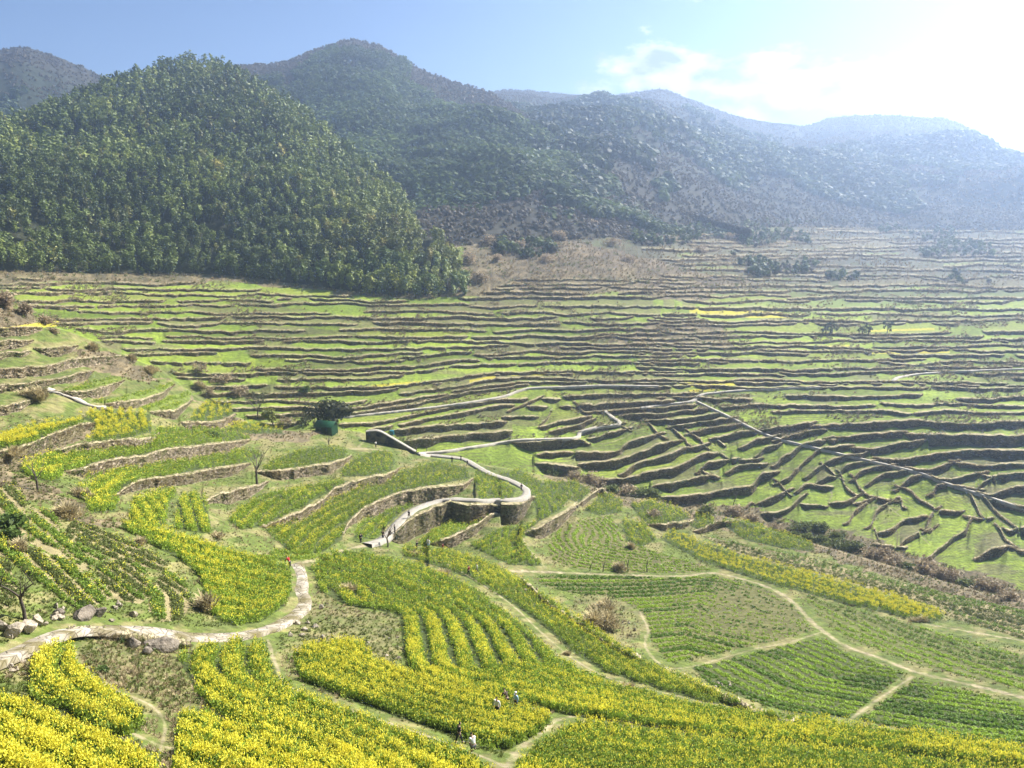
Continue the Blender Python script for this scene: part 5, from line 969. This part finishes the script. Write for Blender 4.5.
PE = [(459,743,'person in black walking down the dirt trail with head lowered','black','black',dict(pose='walk',facing=-1.1)),(474,751,'person in white with dark hair crouching in the yellow flowers by the trail','white','grey',dict(pose='crouch',facing=.6)),
 (497,716,'person with dark hair and white top standing waist deep in yellow flowers','white','black',dict(facing=2.6)),(516,709,'person in white hat and light blue jacket standing at the edge of the flowers','blue','black',dict(hat='white',facing=2.2)),
 (469,575.5,'person in black and dark red walking the trail through the yellow strip','darkred','black',dict(pose='walk',facing=1.4)),(477,573,'person in white beside the one in dark red on the trail','white','grey',dict(facing=1.9)),
 (361,543,'person in black at the left end of the paved junction','black','black',dict(facing=.8)),(383,540,'person in black standing left of the thin leafless tree','black','navy',dict(facing=-.4)),(390,538.5,'person in black right beside the thin leafless tree','black','black',dict(facing=.7)),
 (395,534,'person in black on the walkway just behind the thin leafless tree','navy','black',dict(facing=2.0)),(409,518.5,'person in black alone further up the walkway ramp','black','black',dict(pose='walk',facing=-.5)),
 (417,550,'person in black at the foot of the sunlit retaining wall','black','black',dict(facing=1.2)),(428.5,548,'person in white jacket and blue trousers at the foot of the retaining wall','white','blue',dict(facing=2.8)),(443,552,'person in dark red jacket and grey trousers on the dirt trail by the curved wall','darkred','grey',dict(pose='walk',facing=1.6)),
 (290,568,'person in red bending over the paved path','red','black',dict(pose='bend',facing=.9)),(467.5,466,'person in black walking on the upper bend of the walkway','black','grey',dict(pose='walk',facing=2.4)),(461,461,'person in black near the top of the walkway','black','black',dict(facing=2.6)),
 (452,463,'person in black standing in the yellow field beside the walkway','black','black',dict(facing=.2)),(380,432.5,'person in black at the top of the stone ramp','black','black',dict(facing=-2)),(376,447.5,'person in white at the bare earth landing below the ramp','white','navy',dict(facing=1)),
 (427,451,'person in black on the walkway right of the stone ramp','black','navy',dict(facing=1.5)),(416.5,452,'person in black where the stone ramp meets the walkway','black','black',dict(facing=1.2)),(521.5,491,'person in black on the outer bend of the walkway','black','black',dict(pose='walk',facing=1.0)),(507,707,'person in brown almost hidden in the flowers between the two in white','brown','brown',dict(pose='bend',facing=.5))]
for k, (u, v, lab, a, b, kw) in enumerate(PE): person(u, v, lab, a, b, seed=k, scale=.95 + .08 * ((k * 7) % 5) / 4, group='walkers on the paths and in the flowers', **kw)
HAZE=0.0004; ANIS=.66; AIRD=.6; DUST=.05; SUNA=53; SUNE=41; SUNP=5.0; SKYS=.05; EXPO=1.55; GLP=30; GLS=1; CLO1=(2.4,2.8,3.5,1); CLO2=(8.5,8.5,8.5,1)
# ------------------------------------------------------------------ air, light, sky, camera
hz = bpy.data.meshes.new('haze'); x0, x1, y0, y1, z0, z1 = -2200, 2700, -120, 2500, -330, 315
hv = [(x, y, z) for z in (z0, z1) for y in (y0, y1) for x in (x0, x1)]
hz.from_pydata(hv, [], [(0, 2, 3, 1), (4, 5, 7, 6), (0, 1, 5, 4), (2, 6, 7, 3), (0, 4, 6, 2), (1, 3, 7, 5)]); bm_ = bmesh.new(); bm_.from_mesh(hz); bmesh.ops.recalc_face_normals(bm_, faces=bm_.faces); bm_.to_mesh(hz); bm_.free(); ho = bpy.data.objects.new('haze', hz); COL.objects.link(ho)
m, nt, o = newmat('haze_air'); pv = nt.nodes.new('ShaderNodeVolumePrincipled'); pv.inputs['Color'].default_value = (.56, .72, 1.0, 1); pv.inputs['Density'].default_value = HAZE
pv.inputs['Anisotropy'].default_value = ANIS; nt.links.new(pv.outputs[0], o.inputs['Volume']); hz.materials.append(m); tag(ho, 'thin bluish haze filling the valley', 'haze', kind='stuff')
SUN_AZ, SUN_EL = math.radians(SUNA), math.radians(SUNE)        # azimuth clockwise from the view direction (+Y)
sd = Vector((math.sin(SUN_AZ) * math.cos(SUN_EL), math.cos(SUN_AZ) * math.cos(SUN_EL), math.sin(SUN_EL)))
ld = bpy.data.lights.new('sun', 'SUN'); ld.energy = SUNP; ld.angle = math.radians(.53); ld.color = (1, .955, .88)
lo = bpy.data.objects.new('sun', ld); COL.objects.link(lo); lo.rotation_euler = sd.to_track_quat('Z', 'Y').to_euler()
w = bpy.data.worlds.new('World'); sc.world = w; w.use_nodes = True; nt = w.node_tree; nt.nodes.clear(); N = nt.nodes.new; L = nt.links.new
wo = N('ShaderNodeOutputWorld'); bg = N('ShaderNodeBackground'); bg.inputs[1].default_value = SKYS; L(bg.outputs[0], wo.inputs[0])
sk = N('ShaderNodeTexSky'); sk.sky_type = 'NISHITA'; sk.sun_disc = False; sk.sun_elevation = SUN_EL; sk.sun_rotation = SUN_AZ; sk.air_density = AIRD; sk.dust_density = DUST; sk.ozone_density = 3.0
tc = N('ShaderNodeTexCoord'); sep = N('ShaderNodeSeparateXYZ'); L(tc.outputs['Generated'], sep.inputs[0])
def math_(op, a, b=None, c=None):
    n = N('ShaderNodeMath'); n.operation = op
    for i, q in enumerate((a, b, c)):
        if q is None: continue
        if isinstance(q, (int, float)): n.inputs[i].default_value = q
        else: L(q, n.inputs[i])
    return n.outputs[0]
# cumulus bank: noise in azimuth / elevation
az = math_('ARCTAN2', sep.outputs[0], sep.outputs[1]); el = math_('ARCSINE', sep.outputs[2])
cb = N('ShaderNodeCombineXYZ'); L(math_('MULTIPLY', az, 7.0), cb.inputs[0]); L(math_('MULTIPLY', el, 15.0), cb.inputs[1]); cb.inputs[2].default_value = 7.7
n1_ = N('ShaderNodeTexNoise'); n1_.inputs['Scale'].default_value = 1.25; n1_.inputs['Detail'].default_value = 9; n1_.inputs['Roughness'].default_value = .58; L(cb.outputs[0], n1_.inputs['Vector'])
# a bank low behind the right-hand ridge, thinning to the left and upwards
def ramp_(x, a, b):
    n = N('ShaderNodeMapRange'); n.interpolation_type = 'SMOOTHSTEP'; n.inputs[1].default_value = a; n.inputs[2].default_value = b; L(x, n.inputs[0]); return n.outputs[0]
bank = math_('MULTIPLY', ramp_(az, .05, .17), ramp_(el, .205, .13))
dens = math_('ADD', n1_.outputs['Fac'], math_('ADD', math_('MULTIPLY', bank, .22), math_('MULTIPLY', ramp_(az, .12, -.02), -.3)))
rm = N('ShaderNodeMapRange'); rm.inputs[1].default_value = .585; rm.inputs[2].default_value = .70; rm.interpolation_type = 'SMOOTHSTEP'; L(dens, rm.inputs[0])
n2_ = N('ShaderNodeTexNoise'); n2_.inputs['Scale'].default_value = 3.0; n2_.inputs['Detail'].default_value = 6; L(cb.outputs[0], n2_.inputs['Vector'])
cr_ = N('ShaderNodeValToRGB'); cr_.color_ramp.elements[0].color = CLO1; cr_.color_ramp.elements[1].color = CLO2; cr_.color_ramp.elements[0].position = .35; cr_.color_ramp.elements[1].position = .62; L(n2_.outputs['Fac'], cr_.inputs[0])
mx = N('ShaderNodeMix'); mx.data_type = 'RGBA'; L(rm.outputs[0], mx.inputs[0]); L(cr_.outputs[0], mx.inputs[7])
# milky air round the sun
dt = N('ShaderNodeVectorMath'); dt.operation = 'DOT_PRODUCT'; L(tc.outputs['Generated'], dt.inputs[0]); dt.inputs[1].default_value = sd
glow = math_('POWER', math_('MAXIMUM', dt.outputs['Value'], 0.0), GLP)
gs = N('ShaderNodeVectorMath'); gs.operation = 'SCALE'; gs.inputs[0].default_value = (1, .99, .96); L(math_('MULTIPLY', glow, GLS), gs.inputs['Scale'])
ad = N('ShaderNodeVectorMath'); ad.operation = 'ADD'; L(sk.outputs[0], ad.inputs[0]); L(gs.outputs[0], ad.inputs[1]); L(ad.outputs[0], mx.inputs[6]); L(mx.outputs[2], bg.inputs[0])
cd = bpy.data.cameras.new('camera'); cam = bpy.data.objects.new('camera', cd); COL.objects.link(cam); sc.camera = cam
cd.sensor_width = 36; cd.lens = 36 * F / 1024; cd.clip_end = 9000; cd.clip_start = .5
cam.location = (0, 0, 0); cam.rotation_euler = (math.pi / 2 - PITCH, 0, 0)
sc.view_settings.view_transform = 'Standard'; sc.view_settings.look = 'None'; sc.view_settings.gamma = 1; sc.view_settings.exposure = EXPO
sc.render.engine = 'CYCLES'; sc.cycles.max_bounces = 6; sc.cycles.diffuse_bounces = 3; sc.cycles.transmission_bounces = 3; sc.cycles.volume_bounces = 1; sc.cycles.use_denoising = True
